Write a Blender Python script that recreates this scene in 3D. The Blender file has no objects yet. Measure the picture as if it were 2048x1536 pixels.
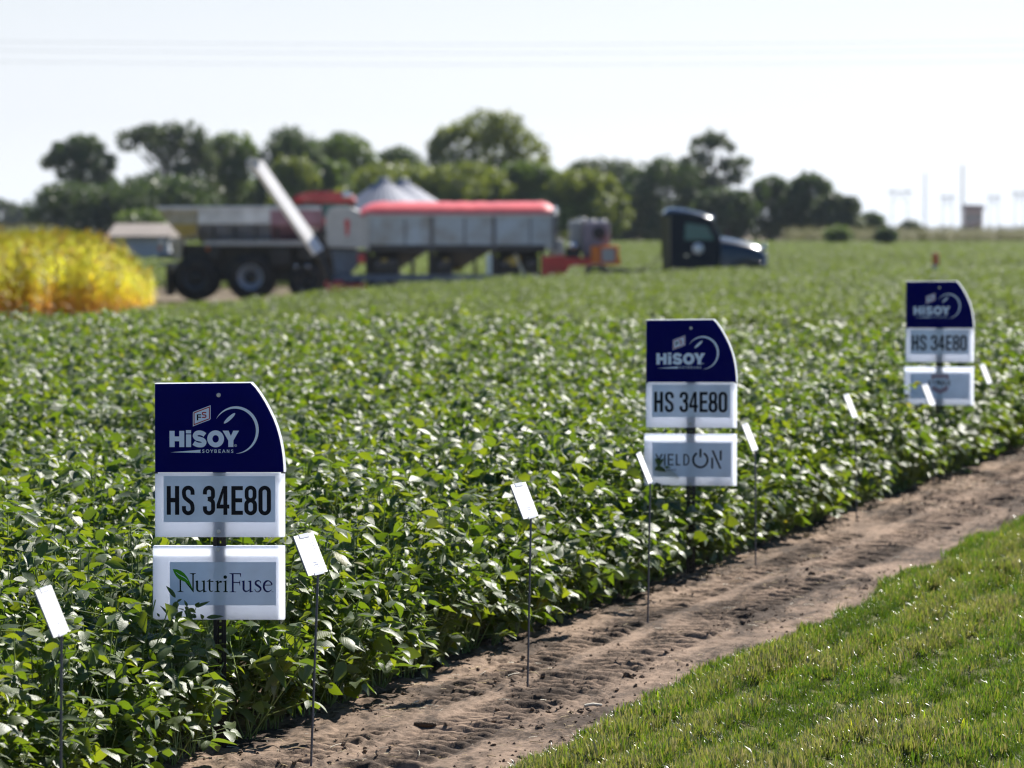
import bpy, bmesh, math, random
import numpy as np
from mathutils import Vector, Matrix, noise as mnoise
R = math.radians
random.seed(5)
sc = bpy.context.scene
COL = sc.collection

# ------------------------------------------------------------------ camera, world, sun, exposure
FPX = 8000.0            # focal length in photo pixels (2048 wide)
HOR = 458.0             # horizon row in photo pixels
CAMZ = 2.0
cam_d = bpy.data.cameras.new("camera"); cam = bpy.data.objects.new("camera", cam_d); COL.objects.link(cam)
cam_d.sensor_width = 36.0; cam_d.lens = FPX / 2048 * 36.0
cam.location = (0, 0, CAMZ); cam.rotation_euler = (R(90) - math.atan((768 - HOR) / FPX), 0, 0)
cam_d.clip_start = 0.5; cam_d.clip_end = 20000
cam_d.dof.use_dof = True; cam_d.dof.focus_distance = 15.4; cam_d.dof.aperture_fstop = 4.3
sc.camera = cam

SUN_AZ, SUN_EL = 35.0, 44.0     # azimuth to the right of the view direction, elevation
w = bpy.data.worlds.new("World"); sc.world = w; w.use_nodes = True
wn = w.node_tree.nodes; wl = w.node_tree.links; wn.clear()
sky = wn.new("ShaderNodeTexSky"); sky.sky_type = 'NISHITA'; sky.sun_disc = False
sky.sun_elevation = R(SUN_EL); sky.sun_rotation = R(SUN_AZ); sky.altitude = 200
sky.air_density = 1.0; sky.dust_density = 0.4; sky.ozone_density = 1.0
bg = wn.new("ShaderNodeBackground"); bg.inputs[1].default_value = 0.05
wo = wn.new("ShaderNodeOutputWorld")
# hazy summer air: the sky whitens towards the horizon
wtc = wn.new("ShaderNodeTexCoord"); wsp = wn.new("ShaderNodeSeparateXYZ"); wl.new(wtc.outputs['Generated'], wsp.inputs[0])
wmr = wn.new("ShaderNodeMapRange"); wmr.inputs['From Min'].default_value = 0.05; wmr.inputs['From Max'].default_value = 0.20
wmr.inputs['To Min'].default_value = 0.12; wmr.inputs['To Max'].default_value = 1.35; wl.new(wsp.outputs[2], wmr.inputs['Value'])
whs = wn.new("ShaderNodeHueSaturation"); wl.new(wmr.outputs[0], whs.inputs['Saturation']); wl.new(sky.outputs[0], whs.inputs['Color'])
wti = wn.new("ShaderNodeMix"); wti.data_type = 'RGBA'; wti.blend_type = 'MULTIPLY'; wti.inputs[0].default_value = 1.0; wti.inputs[7].default_value = (0.95, 0.985, 1.06, 1)
wl.new(whs.outputs[0], wti.inputs[6]); wl.new(wti.outputs[2], bg.inputs[0]); wl.new(bg.outputs[0], wo.inputs[0])
sun_d = bpy.data.lights.new("sun", 'SUN'); sun_d.energy = 5.0; sun_d.angle = R(0.53); sun_d.color = (1.0, 0.95, 0.87)
sun = bpy.data.objects.new("sun", sun_d); COL.objects.link(sun)
sdir = Vector((math.sin(R(SUN_AZ)) * math.cos(R(SUN_EL)), math.cos(R(SUN_AZ)) * math.cos(R(SUN_EL)), math.sin(R(SUN_EL))))
sun.rotation_euler = sdir.to_track_quat('Z', 'Y').to_euler()
sc.view_settings.view_transform = 'Standard'; sc.view_settings.look = 'None'
sc.view_settings.exposure = 1.12; sc.view_settings.gamma = 1.0
cy = sc.cycles
cy.use_denoising = True; cy.filter_width = 1.25
cy.max_bounces = 8; cy.diffuse_bounces = 4; cy.glossy_bounces = 3; cy.transmission_bounces = 6; cy.transparent_max_bounces = 8
cy.volume_bounces = 1
cy.sample_clamp_indirect = 6.0
cy.caustics_reflective = False; cy.caustics_refractive = False

# ------------------------------------------------------------------ terrain
AX = R(17.2); SU, CU = math.sin(AX), math.cos(AX)   # direction of the field edge
def uv_of(X, Y): return X * SU + Y * CU, Y * SU - X * CU
def xy_of(u, v): return u * SU - v * CU, u * CU + v * SU
def sm(t):
    t = np.clip(t, 0, 1); return t * t * (3 - 2 * t)
def Z(X, Y):
    X = np.asarray(X, float); Y = np.asarray(Y, float)
    u, v = uv_of(X, Y)
    near = np.clip(0.0143 * (u - 14.4), -0.15, 0.34)
    mid = np.clip(-0.5 + 0.034 * (X + 8.5), -0.6, 0.1)
    far = -0.5 + 0.6 * sm((Y - 145) / 255)
    far = far + (0.1 - far) * sm((X - 10) / 12)
    a = sm((u - 40) / 26); b = sm((Y - 122) / 11)
    z = near * (1 - a) + mid * a
    return z * (1 - b) + far * b
def Z1(x, y): return float(Z(x, y))
def at(px, py, Y):   # photo pixel and distance -> point
    return ((px - 1024) / FPX * Y, Y, CAMZ - (py - HOR) / FPX * Y)

def vnoise(x, y, seed, scale=1.0):
    rng = np.random.RandomState(seed); g = rng.rand(256, 256)
    x = np.asarray(x) / scale; y = np.asarray(y) / scale
    xi = np.floor(x).astype(int); yi = np.floor(y).astype(int)
    fx = x - xi; fy = y - yi; fx = fx * fx * (3 - 2 * fx); fy = fy * fy * (3 - 2 * fy)
    a = g[xi % 256, yi % 256]; b = g[(xi + 1) % 256, yi % 256]; c = g[xi % 256, (yi + 1) % 256]; d = g[(xi + 1) % 256, (yi + 1) % 256]
    return (a * (1 - fx) + b * fx) * (1 - fy) + (c * (1 - fx) + d * fx) * fy

# ------------------------------------------------------------------ helpers: objects
def link(o, parent=None):
    COL.objects.link(o)
    if parent: o.parent = parent
    return o
def tag(o, label=None, cat=None, group=None, kind=None):
    if label: o['label'] = label
    if cat: o['category'] = cat
    if group: o['group'] = group
    if kind: o['kind'] = kind
    return o
def empty(name, loc, rz=0.0):
    o = bpy.data.objects.new(name, None); o.location = loc; o.rotation_euler = (0, 0, rz)
    o.empty_display_size = 0.2
    return link(o)
def raw_mesh(name, V, F, mats, mi=None, smooth=False, uv=None, attrs=None):
    """V (n,3); F (m,k) array of equal faces, or list of index lists."""
    me = bpy.data.meshes.new(name)
    V = np.asarray(V, np.float32)
    if isinstance(F, np.ndarray) and F.ndim == 2:
        m, k = F.shape
        me.vertices.add(len(V)); me.vertices.foreach_set('co', V.ravel())
        me.loops.add(m * k); me.loops.foreach_set('vertex_index', F.astype(np.int32).ravel())
        me.polygons.add(m); me.polygons.foreach_set('loop_start', np.arange(0, m * k, k, dtype=np.int32))
        me.update(calc_edges=True)
        lv = F.ravel()
    else:
        me.from_pydata([tuple(v) for v in V], [], [list(f) for f in F]); me.update()
        lv = np.array([i for f in F for i in f])
    for mt in (mats if isinstance(mats, (list, tuple)) else [mats]): me.materials.append(mt)
    if mi is not None: me.polygons.foreach_set('material_index', np.asarray(mi, np.int32))
    if smooth: me.polygons.foreach_set('use_smooth', np.ones(len(me.polygons), bool))
    if uv is not None:
        l = me.uv_layers.new(name='UVMap'); l.data.foreach_set('uv', np.asarray(uv, np.float32)[lv].ravel())
    for an, av in (attrs or {}).items():
        a = me.attributes.new(an, 'FLOAT', 'POINT'); a.data.foreach_set('value', np.asarray(av, np.float32))
    me.validate()
    return me
class MB:
    """collects shapes, builds ONE mesh object"""
    def __init__(s): s.v = []; s.f = []; s.sm = []
    def add(s, vs, fs, smooth=False):
        o = len(s.v); s.v += [tuple(v) for v in vs]; s.f += [[i + o for i in f] for f in fs]; s.sm += [smooth] * len(fs); return s
    def box(s, a, b, bev=0.0):
        x0, y0, z0 = [min(a[i], b[i]) for i in range(3)]; x1, y1, z1 = [max(a[i], b[i]) for i in range(3)]
        if bev <= 0:
            s.add([(x0, y0, z0), (x1, y0, z0), (x1, y1, z0), (x0, y1, z0), (x0, y0, z1), (x1, y0, z1), (x1, y1, z1), (x0, y1, z1)],
                  [(0, 3, 2, 1), (4, 5, 6, 7), (0, 1, 5, 4), (1, 2, 6, 5), (2, 3, 7, 6), (3, 0, 4, 7)])
        else:
            bm = bmesh.new(); bmesh.ops.create_cube(bm, size=1.0)
            for v in bm.verts: v.co = ((x0 + x1) / 2 + v.co.x * (x1 - x0), (y0 + y1) / 2 + v.co.y * (y1 - y0), (z0 + z1) / 2 + v.co.z * (z1 - z0))
            bmesh.ops.bevel(bm, geom=bm.edges[:], offset=bev, segments=2, profile=0.6, affect='EDGES')
            s.bm(bm)
        return s
    def bm(s, bm, smooth=False):
        bm.verts.index_update()
        s.add([v.co[:] for v in bm.verts], [[v.index for v in f.verts] for f in bm.faces], smooth); bm.free(); return s
    def prism(s, prof, y0, y1, bev=0.0, taper=None):
        """profile [(x,z)...] extruded from y0 to y1"""
        bm = bmesh.new()
        a = [bm.verts.new((p[0], y0, p[1])) for p in prof]; b = [bm.verts.new((p[0], y1, p[1])) for p in prof]
        n = len(prof)
        bm.faces.new(a); bm.faces.new(b[::-1])
        for i in range(n): bm.faces.new((a[i], b[i], b[(i + 1) % n], a[(i + 1) % n]))
        bmesh.ops.recalc_face_normals(bm, faces=bm.faces[:])
        if bev > 0: bmesh.ops.bevel(bm, geom=bm.edges[:], offset=bev, segments=2, profile=0.6, affect='EDGES')
        return s.bm(bm)
    def cyl(s, p, q, r, r2=None, n=16, caps=True, smooth=True):
        p = Vector(p); q = Vector(q); d = (q - p).normalized(); r2 = r if r2 is None else r2
        x = d.orthogonal().normalized(); y = d.cross(x)
        A = [p + (x * math.cos(2 * math.pi * i / n) + y * math.sin(2 * math.pi * i / n)) * r for i in range(n)]
        B = [q + (x * math.cos(2 * math.pi * i / n) + y * math.sin(2 * math.pi * i / n)) * r2 for i in range(n)]
        s.add(A + B, [(i, (i + 1) % n, n + (i + 1) % n, n + i) for i in range(n)], smooth)
        if caps: s.add(A, [list(range(n))[::-1]]); s.add(B, [list(range(n))])
        return s
    def path(s, pts, r, n=8):
        for i in range(len(pts) - 1):
            r0 = r[i] if isinstance(r, (list, tuple)) else r; r1 = r[i + 1] if isinstance(r, (list, tuple)) else r
            s.cyl(pts[i], pts[i + 1], r0, r1, n)
        return s
    def lathe(s, prof, c, axis='Y', n=28):
        """prof [(r, h)...] revolved round an axis through c"""
        vs = []
        for (r, h) in prof:
            for i in range(n):
                a = 2 * math.pi * i / n
                if axis == 'Y': vs.append((c[0] + r * math.cos(a), c[1] + h, c[2] + r * math.sin(a)))
                else: vs.append((c[0] + r * math.cos(a), c[1] + r * math.sin(a), c[2] + h))
        m = len(prof)
        fs = [(k * n + i, k * n + (i + 1) % n, (k + 1) * n + (i + 1) % n, (k + 1) * n + i) for k in range(m - 1) for i in range(n)]
        return s.add(vs, fs, True)
    def build(s, name, mat, parent=None):
        me = bpy.data.meshes.new(name); me.from_pydata(s.v, [], s.f); me.materials.append(mat)
        me.polygons.foreach_set('use_smooth', np.array(s.sm, bool)); me.update()
        return link(bpy.data.objects.new(name, me), parent)
def copy_tree(o, parent=None):
    c = o.copy(); COL.objects.link(c); c.parent = parent
    for k, v in list(o.items()):
        if k in ('label', 'category', 'group', 'kind'): c[k] = v
    for ch in list(o.children): copy_tree(ch, c)
    return c

def scatter(name, pts, rots, scl, idx, variants):
    """ONE stuff object: variants instanced on points with geometry nodes"""
    n = len(pts)
    me = bpy.data.meshes.new(name); me.vertices.add(n); me.vertices.foreach_set('co', np.asarray(pts, np.float32).ravel())
    a = me.attributes.new('rot', 'FLOAT_VECTOR', 'POINT'); a.data.foreach_set('vector', np.asarray(rots, np.float32).ravel())
    a = me.attributes.new('scl', 'FLOAT', 'POINT'); a.data.foreach_set('value', np.asarray(scl, np.float32))
    a = me.attributes.new('idx', 'INT', 'POINT'); a.data.foreach_set('value', np.asarray(idx, np.int32))
    o = link(bpy.data.objects.new(name, me))
    src = bpy.data.collections.new(name + "_variants")
    for i, vm in enumerate(variants):
        src.objects.link(bpy.data.objects.new("%s_variant_%02d" % (name, i), vm))
    ng = bpy.data.node_groups.new(name, 'GeometryNodeTree')
    ng.interface.new_socket('Geometry', in_out='INPUT', socket_type='NodeSocketGeometry')
    ng.interface.new_socket('Geometry', in_out='OUTPUT', socket_type='NodeSocketGeometry')
    N = ng.nodes; L = ng.links
    gi = N.new('NodeGroupInput'); go = N.new('NodeGroupOutput'); ip = N.new('GeometryNodeInstanceOnPoints')
    ci = N.new('GeometryNodeCollectionInfo'); ci.inputs['Collection'].default_value = src
    ci.inputs['Separate Children'].default_value = True; ci.inputs['Reset Children'].default_value = True
    def na(nm, t):
        k = N.new('GeometryNodeInputNamedAttribute'); k.data_type = t; k.inputs[0].default_value = nm; return k.outputs[0]
    L.new(gi.outputs[0], ip.inputs['Points']); L.new(ci.outputs[0], ip.inputs['Instance'])
    ip.inputs['Pick Instance'].default_value = True
    L.new(na('idx', 'INT'), ip.inputs['Instance Index']); L.new(na('scl', 'FLOAT'), ip.inputs['Scale'])
    e = N.new('FunctionNodeEulerToRotation'); L.new(na('rot', 'FLOAT_VECTOR'), e.inputs[0]); L.new(e.outputs[0], ip.inputs['Rotation'])
    L.new(ip.outputs[0], go.inputs[0])
    md = o.modifiers.new('scatter', 'NODES'); md.node_group = ng
    return o

# ------------------------------------------------------------------ helpers: materials
def mat(name):
    m = bpy.data.materials.new(name); m.use_nodes = True; return m
def P(name, col, rough=0.5, metal=0.0, spec=0.5, coat=0.0, var=0.0, vscale=3.0, bump=0.0, bscale=40.0, dirt=None):
    m = mat(name); nt = m.node_tree; b = nt.nodes['Principled BSDF']
    b.inputs['Base Color'].default_value = (*col, 1); b.inputs['Roughness'].default_value = rough
    b.inputs['Metallic'].default_value = metal; b.inputs['Specular IOR Level'].default_value = spec
    b.inputs['Coat Weight'].default_value = coat; b.inputs['Coat Roughness'].default_value = 0.05
    if var > 0:
        tc = nt.nodes.new('ShaderNodeTexCoord'); n = nt.nodes.new('ShaderNodeTexNoise'); n.inputs['Scale'].default_value = vscale
        n.inputs['Detail'].default_value = 5; nt.links.new(tc.outputs['Object'], n.inputs['Vector'])
        r = nt.nodes.new('ShaderNodeValToRGB'); nt.links.new(n.outputs[0], r.inputs[0])
        d = dirt or tuple(c * (1 - var) for c in col)
        r.color_ramp.elements[0].position = 0.3; r.color_ramp.elements[0].color = (*d, 1)
        r.color_ramp.elements[1].position = 0.62; r.color_ramp.elements[1].color = (*col, 1)
        nt.links.new(r.outputs[0], b.inputs['Base Color'])
    if bump > 0:
        tc = nt.nodes.new('ShaderNodeTexCoord'); n = nt.nodes.new('ShaderNodeTexNoise'); n.inputs['Scale'].default_value = bscale
        nt.links.new(tc.outputs['Object'], n.inputs['Vector']); bu = nt.nodes.new('ShaderNodeBump'); bu.inputs['Strength'].default_value = bump
        bu.inputs['Distance'].default_value = 0.01; nt.links.new(n.outputs[0], bu.inputs['Height']); nt.links.new(bu.outputs[0], b.inputs['Normal'])
    return m

def leaf_material(name, ramp_top, under, trans, rough=0.42, tfac=0.38, spec=0.5, veins=True, attr='rnd', vein_scale=9.0, bump=0.25, sheen=0.0):
    """leaf: ramp over a random attribute, paler underside, sunlight through the blade, side veins"""
    m = mat(name); nt = m.node_tree; N = nt.nodes; L = nt.links
    b = N['Principled BSDF']; out = N['Material Output']
    at_ = N.new('ShaderNodeAttribute'); at_.attribute_name = attr
    oi = N.new('ShaderNodeObjectInfo')
    add = N.new('ShaderNodeMath'); add.operation = 'MULTIPLY_ADD'; L.new(oi.outputs['Random'], add.inputs[0]); add.inputs[1].default_value = 0.25
    L.new(at_.outputs['Fac'], add.inputs[2])
    fr = N.new('ShaderNodeMath'); fr.operation = 'FRACT'; L.new(add.outputs[0], fr.inputs[0])
    def ramp(cols):
        r = N.new('ShaderNodeValToRGB'); el = r.color_ramp.elements
        while len(el) < len(cols): el.new(0.5)
        for e, (p, c) in zip(el, cols): e.position = p; e.color = (*c, 1)
        L.new(fr.outputs[0], r.inputs[0]); return r
    r1 = ramp(ramp_top); r2 = ramp(trans)
    geo = N.new('ShaderNodeNewGeometry')
    mx = N.new('ShaderNodeMix'); mx.data_type = 'RGBA'; L.new(geo.outputs['Backfacing'], mx.inputs[0])
    L.new(r1.outputs[0], mx.inputs[6]); mx.inputs[7].default_value = (*under, 1)
    colour = mx.outputs[2]
    if veins:
        uvn = N.new('ShaderNodeUVMap'); sep = N.new('ShaderNodeSeparateXYZ'); L.new(uvn.outputs[0], sep.inputs[0])
        ab = N.new('ShaderNodeMath'); ab.operation = 'ABSOLUTE'; su = N.new('ShaderNodeMath'); su.operation = 'SUBTRACT'; su.inputs[1].default_value = 0.5
        L.new(sep.outputs[0], su.inputs[0]); L.new(su.outputs[0], ab.inputs[0])
        # side veins: v - 0.9|u| repeated
        k = N.new('ShaderNodeMath'); k.operation = 'MULTIPLY_ADD'; L.new(ab.outputs[0], k.inputs[0]); k.inputs[1].default_value = -0.8; L.new(sep.outputs[1], k.inputs[2])
        k2 = N.new('ShaderNodeMath'); k2.operation = 'MULTIPLY'; L.new(k.outputs[0], k2.inputs[0]); k2.inputs[1].default_value = vein_scale
        f2 = N.new('ShaderNodeMath'); f2.operation = 'PINGPONG'; f2.inputs[1].default_value = 0.5; L.new(k2.outputs[0], f2.inputs[0])
        mid = N.new('ShaderNodeMath'); mid.operation = 'MULTIPLY'; mid.inputs[1].default_value = 14.0; L.new(ab.outputs[0], mid.inputs[0])
        mn = N.new('ShaderNodeMath'); mn.operation = 'MINIMUM'; L.new(f2.outputs[0], mn.inputs[0]); L.new(mid.outputs[0], mn.inputs[1])
        rr = N.new('ShaderNodeMapRange'); rr.inputs['From Min'].default_value = 0.0; rr.inputs['From Max'].default_value = 0.16
        rr.inputs['To Min'].default_value = 1.0; rr.inputs['To Max'].default_value = 0.0; L.new(mn.outputs[0], rr.inputs['Value'])
        vm = N.new('ShaderNodeMix'); vm.data_type = 'RGBA'; 
        vf = N.new('ShaderNodeMath'); vf.operation = 'MULTIPLY'; vf.inputs[1].default_value = 0.45; L.new(rr.outputs[0], vf.inputs[0]); L.new(vf.outputs[0], vm.inputs[0])
        L.new(colour, vm.inputs[6]); vm.inputs[7].default_value = (under[0] * 1.5, under[1] * 1.3, under[2] * 1.2, 1); colour = vm.outputs[2]
        bu = N.new('ShaderNodeBump'); bu.inputs['Strength'].default_value = bump; bu.inputs['Distance'].default_value = 0.004; bu.invert = True
        hsum = N.new('ShaderNodeMath'); hsum.operation = 'ADD'; tc = N.new('ShaderNodeTexCoord'); nz = N.new('ShaderNodeTexNoise'); nz.inputs['Scale'].default_value = 70
        L.new(tc.outputs['Object'], nz.inputs['Vector']); L.new(nz.outputs[0], hsum.inputs[0]); L.new(rr.outputs[0], hsum.inputs[1])
        L.new(hsum.outputs[0], bu.inputs['Height']); L.new(bu.outputs[0], b.inputs['Normal'])
    L.new(colour, b.inputs['Base Color']); b.inputs['Sheen Weight'].default_value = sheen; b.inputs['Sheen Roughness'].default_value = 0.35; b.inputs['Sheen Tint'].default_value = (1.0, 0.93, 0.78, 1); b.inputs['Roughness'].default_value = rough; b.inputs['Specular IOR Level'].default_value = spec
    tr = N.new('ShaderNodeBsdfTranslucent'); L.new(r2.outputs[0], tr.inputs['Color'])
    ms = N.new('ShaderNodeMixShader'); ms.inputs[0].default_value = tfac
    L.new(b.outputs[0], ms.inputs[1]); L.new(tr.outputs[0], ms.inputs[2]); L.new(ms.outputs[0], out.inputs['Surface'])
    return m
def plastic_board(name, col, trans, tfac, rough=0.35, flute=0.0042, amp=0.10, spec=0.3):
    """fluted plastic sheet: fine horizontal ribs, lets light through"""
    m = mat(name); nt = m.node_tree; N = nt.nodes; L = nt.links; b = N['Principled BSDF']; out = N['Material Output']
    tc = N.new('ShaderNodeTexCoord'); sep = N.new('ShaderNodeSeparateXYZ'); L.new(tc.outputs['Object'], sep.inputs[0])
    k = N.new('ShaderNodeMath'); k.operation = 'MULTIPLY'; k.inputs[1].default_value = 1 / flute; L.new(sep.outputs[2], k.inputs[0])
    pp = N.new('ShaderNodeMath'); pp.operation = 'PINGPONG'; pp.inputs[1].default_value = 0.5; L.new(k.outputs[0], pp.inputs[0])
    def shade(c):
        r = N.new('ShaderNodeValToRGB'); r.color_ramp.elements[0].position = 0.0; r.color_ramp.elements[0].color = (*[x * (1 - amp) for x in c], 1)
        r.color_ramp.elements[1].position = 0.25; r.color_ramp.elements[1].color = (*c, 1); L.new(pp.outputs[0], r.inputs[0]); return r.outputs[0]
    nz = N.new('ShaderNodeTexNoise'); nz.inputs['Scale'].default_value = 9; nz.inputs['Detail'].default_value = 6; L.new(tc.outputs['Object'], nz.inputs['Vector'])
    mr = N.new('ShaderNodeMapRange'); mr.inputs['From Min'].default_value = 0.35; mr.inputs['From Max'].default_value = 0.7; mr.inputs['To Min'].default_value = 0.86; mr.inputs['To Max'].default_value = 1.0
    L.new(nz.outputs[0], mr.inputs['Value'])
    mu = N.new('ShaderNodeMix'); mu.data_type = 'RGBA'; mu.blend_type = 'MULTIPLY'; mu.inputs[0].default_value = 1.0
    L.new(shade(col), mu.inputs[6]); L.new(mr.outputs[0], mu.inputs[7])
    L.new(mu.outputs[2], b.inputs['Base Color']); b.inputs['Roughness'].default_value = rough; b.inputs['Specular IOR Level'].default_value = spec
    bu = N.new('ShaderNodeBump'); bu.inputs['Strength'].default_value = 0.25; bu.inputs['Distance'].default_value = 0.0006; L.new(pp.outputs[0], bu.inputs['Height']); L.new(bu.outputs[0], b.inputs['Normal'])
    tr = N.new('ShaderNodeBsdfTranslucent'); L.new(shade(trans), tr.inputs['Color'])
    ms = N.new('ShaderNodeMixShader'); ms.inputs[0].default_value = tfac
    L.new(b.outputs[0], ms.inputs[1]); L.new(tr.outputs[0], ms.inputs[2]); L.new(ms.outputs[0], out.inputs['Surface'])
    return m

M = {}
M['soy'] = leaf_material('soybean_leaf', [(0.0, (0.02229, 0.05201, 0.006502)), (0.45, (0.04272, 0.08545, 0.009288)), (0.9, (0.06966, 0.1189, 0.013)), (0.975, (0.1115, 0.1393, 0.01393)), (1.0, (0.3158, 0.2508, 0.02786))],
                          (0.07895, 0.1254, 0.05573), [(0.0, (0.07895, 0.1486, 0.005573)), (0.5, (0.1533, 0.2368, 0.00743)), (0.97, (0.2786, 0.3251, 0.01115)), (1.0, (0.4644, 0.3715, 0.02786))], rough=0.47, tfac=0.42, spec=0.7, sheen=0.22)
M['soyfar'] = leaf_material('soybean_leaf_plain', [(0.0, (0.02446, 0.05242, 0.008736)), (0.5, (0.04543, 0.08387, 0.0131)), (1.0, (0.07426, 0.117, 0.01922))],
                          (0.07426, 0.1179, 0.05242), [(0.0, (0.1048, 0.1747, 0.008736)), (1.0, (0.2359, 0.297, 0.01572))], rough=0.58, tfac=0.42, spec=0.5, veins=False, sheen=0.22)
M['soystem'] = P('soybean_stem', (0.16, 0.22, 0.06), 0.6)
CORN_TOP, CORN_TR = [(0.0, (0.34, 0.19, 0.07)), (0.28, (0.40, 0.24, 0.08)), (0.42, (0.40, 0.36, 0.035)), (0.62, (0.27, 0.34, 0.03)), (0.85, (0.24, 0.27, 0.03)), (1.0, (0.42, 0.26, 0.10))], [(0.0, (0.55, 0.24, 0.06)), (0.28, (0.72, 0.36, 0.06)), (0.42, (0.92, 0.70, 0.03)), (0.65, (0.76, 0.76, 0.03)), (0.85, (0.62, 0.64, 0.05)), (1.0, (0.65, 0.38, 0.1))]
M['corn'] = leaf_material('corn_leaf', CORN_TOP, (0.34, 0.33, 0.08), CORN_TR, rough=0.5, tfac=0.66, veins=False)
M['cornfar'] = leaf_material('distant_corn_leaf', [(0.0, (0.20, 0.15, 0.07)), (0.5, (0.14, 0.15, 0.05)), (1.0, (0.19, 0.17, 0.07))], (0.16, 0.17, 0.06), [(0.0, (0.22, 0.18, 0.07)), (1.0, (0.25, 0.26, 0.06))], rough=0.5, tfac=0.35, veins=False)
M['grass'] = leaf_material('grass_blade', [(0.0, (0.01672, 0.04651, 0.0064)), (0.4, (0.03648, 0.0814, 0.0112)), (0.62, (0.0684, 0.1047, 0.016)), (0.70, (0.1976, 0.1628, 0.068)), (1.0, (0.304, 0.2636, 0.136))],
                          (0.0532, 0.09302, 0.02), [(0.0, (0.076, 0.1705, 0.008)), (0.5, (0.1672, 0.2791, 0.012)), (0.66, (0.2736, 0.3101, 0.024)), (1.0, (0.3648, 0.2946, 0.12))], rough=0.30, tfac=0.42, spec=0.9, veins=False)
M['weed'] = leaf_material('weed_blade', [(0.0, (0.12, 0.22, 0.02)), (0.6, (0.20, 0.28, 0.02)), (1.0, (0.34, 0.34, 0.03))],
                          (0.2, 0.27, 0.04), [(0.0, (0.32, 0.50, 0.02)), (1.0, (0.6, 0.58, 0.03))], spec=0.2, rough=0.4, tfac=0.5, veins=False)

M['grass_shaded'] = leaf_material('shaded_grass_blade', [(0.0, (0.0133, 0.03605, 0.00595)), (0.5, (0.0285, 0.0618, 0.0085)), (0.64, (0.057, 0.08584, 0.0136)), (0.72, (0.19, 0.1373, 0.051)), (1.0, (0.266, 0.1974, 0.0935))],  # darker green for ridge troughs, painting the shade between ridges
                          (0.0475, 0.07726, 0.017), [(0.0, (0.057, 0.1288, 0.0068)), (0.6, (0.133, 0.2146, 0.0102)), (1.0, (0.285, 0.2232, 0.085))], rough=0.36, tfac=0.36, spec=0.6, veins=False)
M['grass_dry_lit'] = leaf_material('dry_lit_grass_blade', [(0.0, (0.04637, 0.08014, 0.01453)), (0.45, (0.07342, 0.09922, 0.02099)), (0.64, (0.1546, 0.1374, 0.05652)), (1.0, (0.3246, 0.2824, 0.1696))],  # dry straw tones, also paler to paint the lit ridge crests
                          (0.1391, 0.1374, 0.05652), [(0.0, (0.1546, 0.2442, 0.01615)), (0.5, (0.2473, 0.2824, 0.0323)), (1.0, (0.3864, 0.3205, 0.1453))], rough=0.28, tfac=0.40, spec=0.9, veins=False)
def soil_material(name, dry, dark, bias=0.0):
    m = mat(name); nt = m.node_tree; N = nt.nodes; L = nt.links; b = N['Principled BSDF']
    tc = N.new('ShaderNodeTexCoord')
    mp = N.new('ShaderNodeMapping'); mp.inputs['Rotation'].default_value = (0, 0, -(math.pi / 2 - AX)); mp.inputs['Scale'].default_value = (1, 1, 1)
    L.new(tc.outputs['Object'], mp.inputs[0])
    mp2 = N.new('ShaderNodeMapping'); mp2.inputs['Scale'].default_value = (0.55, 1.6, 1); L.new(mp.outputs[0], mp2.inputs[0])
    n1 = N.new('ShaderNodeTexNoise'); n1.inputs['Scale'].default_value = 2.2; n1.inputs['Detail'].default_value = 9; n1.inputs['Roughness'].default_value = 0.66; L.new(mp2.outputs[0], n1.inputs['Vector'])
    n2 = N.new('ShaderNodeTexNoise'); n2.inputs['Scale'].default_value = 38; n2.inputs['Detail'].default_value = 6; n2.inputs['Roughness'].default_value = 0.7; L.new(mp.outputs[0], n2.inputs['Vector'])
    a = N.new('ShaderNodeMath'); a.operation = 'MULTIPLY_ADD'; L.new(n2.outputs[0], a.inputs[0]); a.inputs[1].default_value = 0.42; L.new(n1.outputs[0], a.inputs[2])
    r = N.new('ShaderNodeValToRGB'); e = r.color_ramp.elements; e.new(0.5)
    e[0].position = 0.60 + bias; e[0].color = (*dark, 1); e[1].position = 0.68 + bias; e[1].color = (*[(p + q) / 2 for p, q in zip(dry, dark)], 1); e[2].position = 0.80 + bias; e[2].color = (*dry, 1)
    L.new(a.outputs[0], r.inputs[0]); L.new(r.outputs[0], b.inputs['Base Color']); b.inputs['Roughness'].default_value = 0.95; b.inputs['Specular IOR Level'].default_value = 0.15
    bu = N.new('ShaderNodeBump'); bu.inputs['Strength'].default_value = 0.6; bu.inputs['Distance'].default_value = 0.012; L.new(n2.outputs[0], bu.inputs['Height']); L.new(bu.outputs[0], b.inputs['Normal'])
    return m
M['soil'] = soil_material('tilled_soil', (0.25, 0.178, 0.129), (0.062, 0.045, 0.034), 0.03)
M['ground'] = soil_material('field_ground', (0.20, 0.16, 0.11), (0.08, 0.06, 0.04))
M['clod'] = P('soil_clod', (0.16, 0.115, 0.085), 0.95, spec=0.1, var=0.4, vscale=30)
M['straw'] = P('dry_straw', (0.55, 0.42, 0.22), 0.7, var=0.35, vscale=20)
M['straw_pale'] = P('bleached_straw', (0.72, 0.66, 0.52), 0.6, var=0.25, vscale=20)
M['cob'] = P('weathered_cob', (0.10, 0.062, 0.035), 0.9, var=0.4, vscale=60, bump=0.8, bscale=120)
M['lawn'] = P('lawn_soil', (0.11, 0.11, 0.04), 0.95, spec=0.1, var=0.55, vscale=6, dirt=(0.05, 0.055, 0.02))
M['gravel'] = P('gravel_lane', (0.34, 0.31, 0.27), 0.95, spec=0.1, var=0.3, vscale=0.8)

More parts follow.
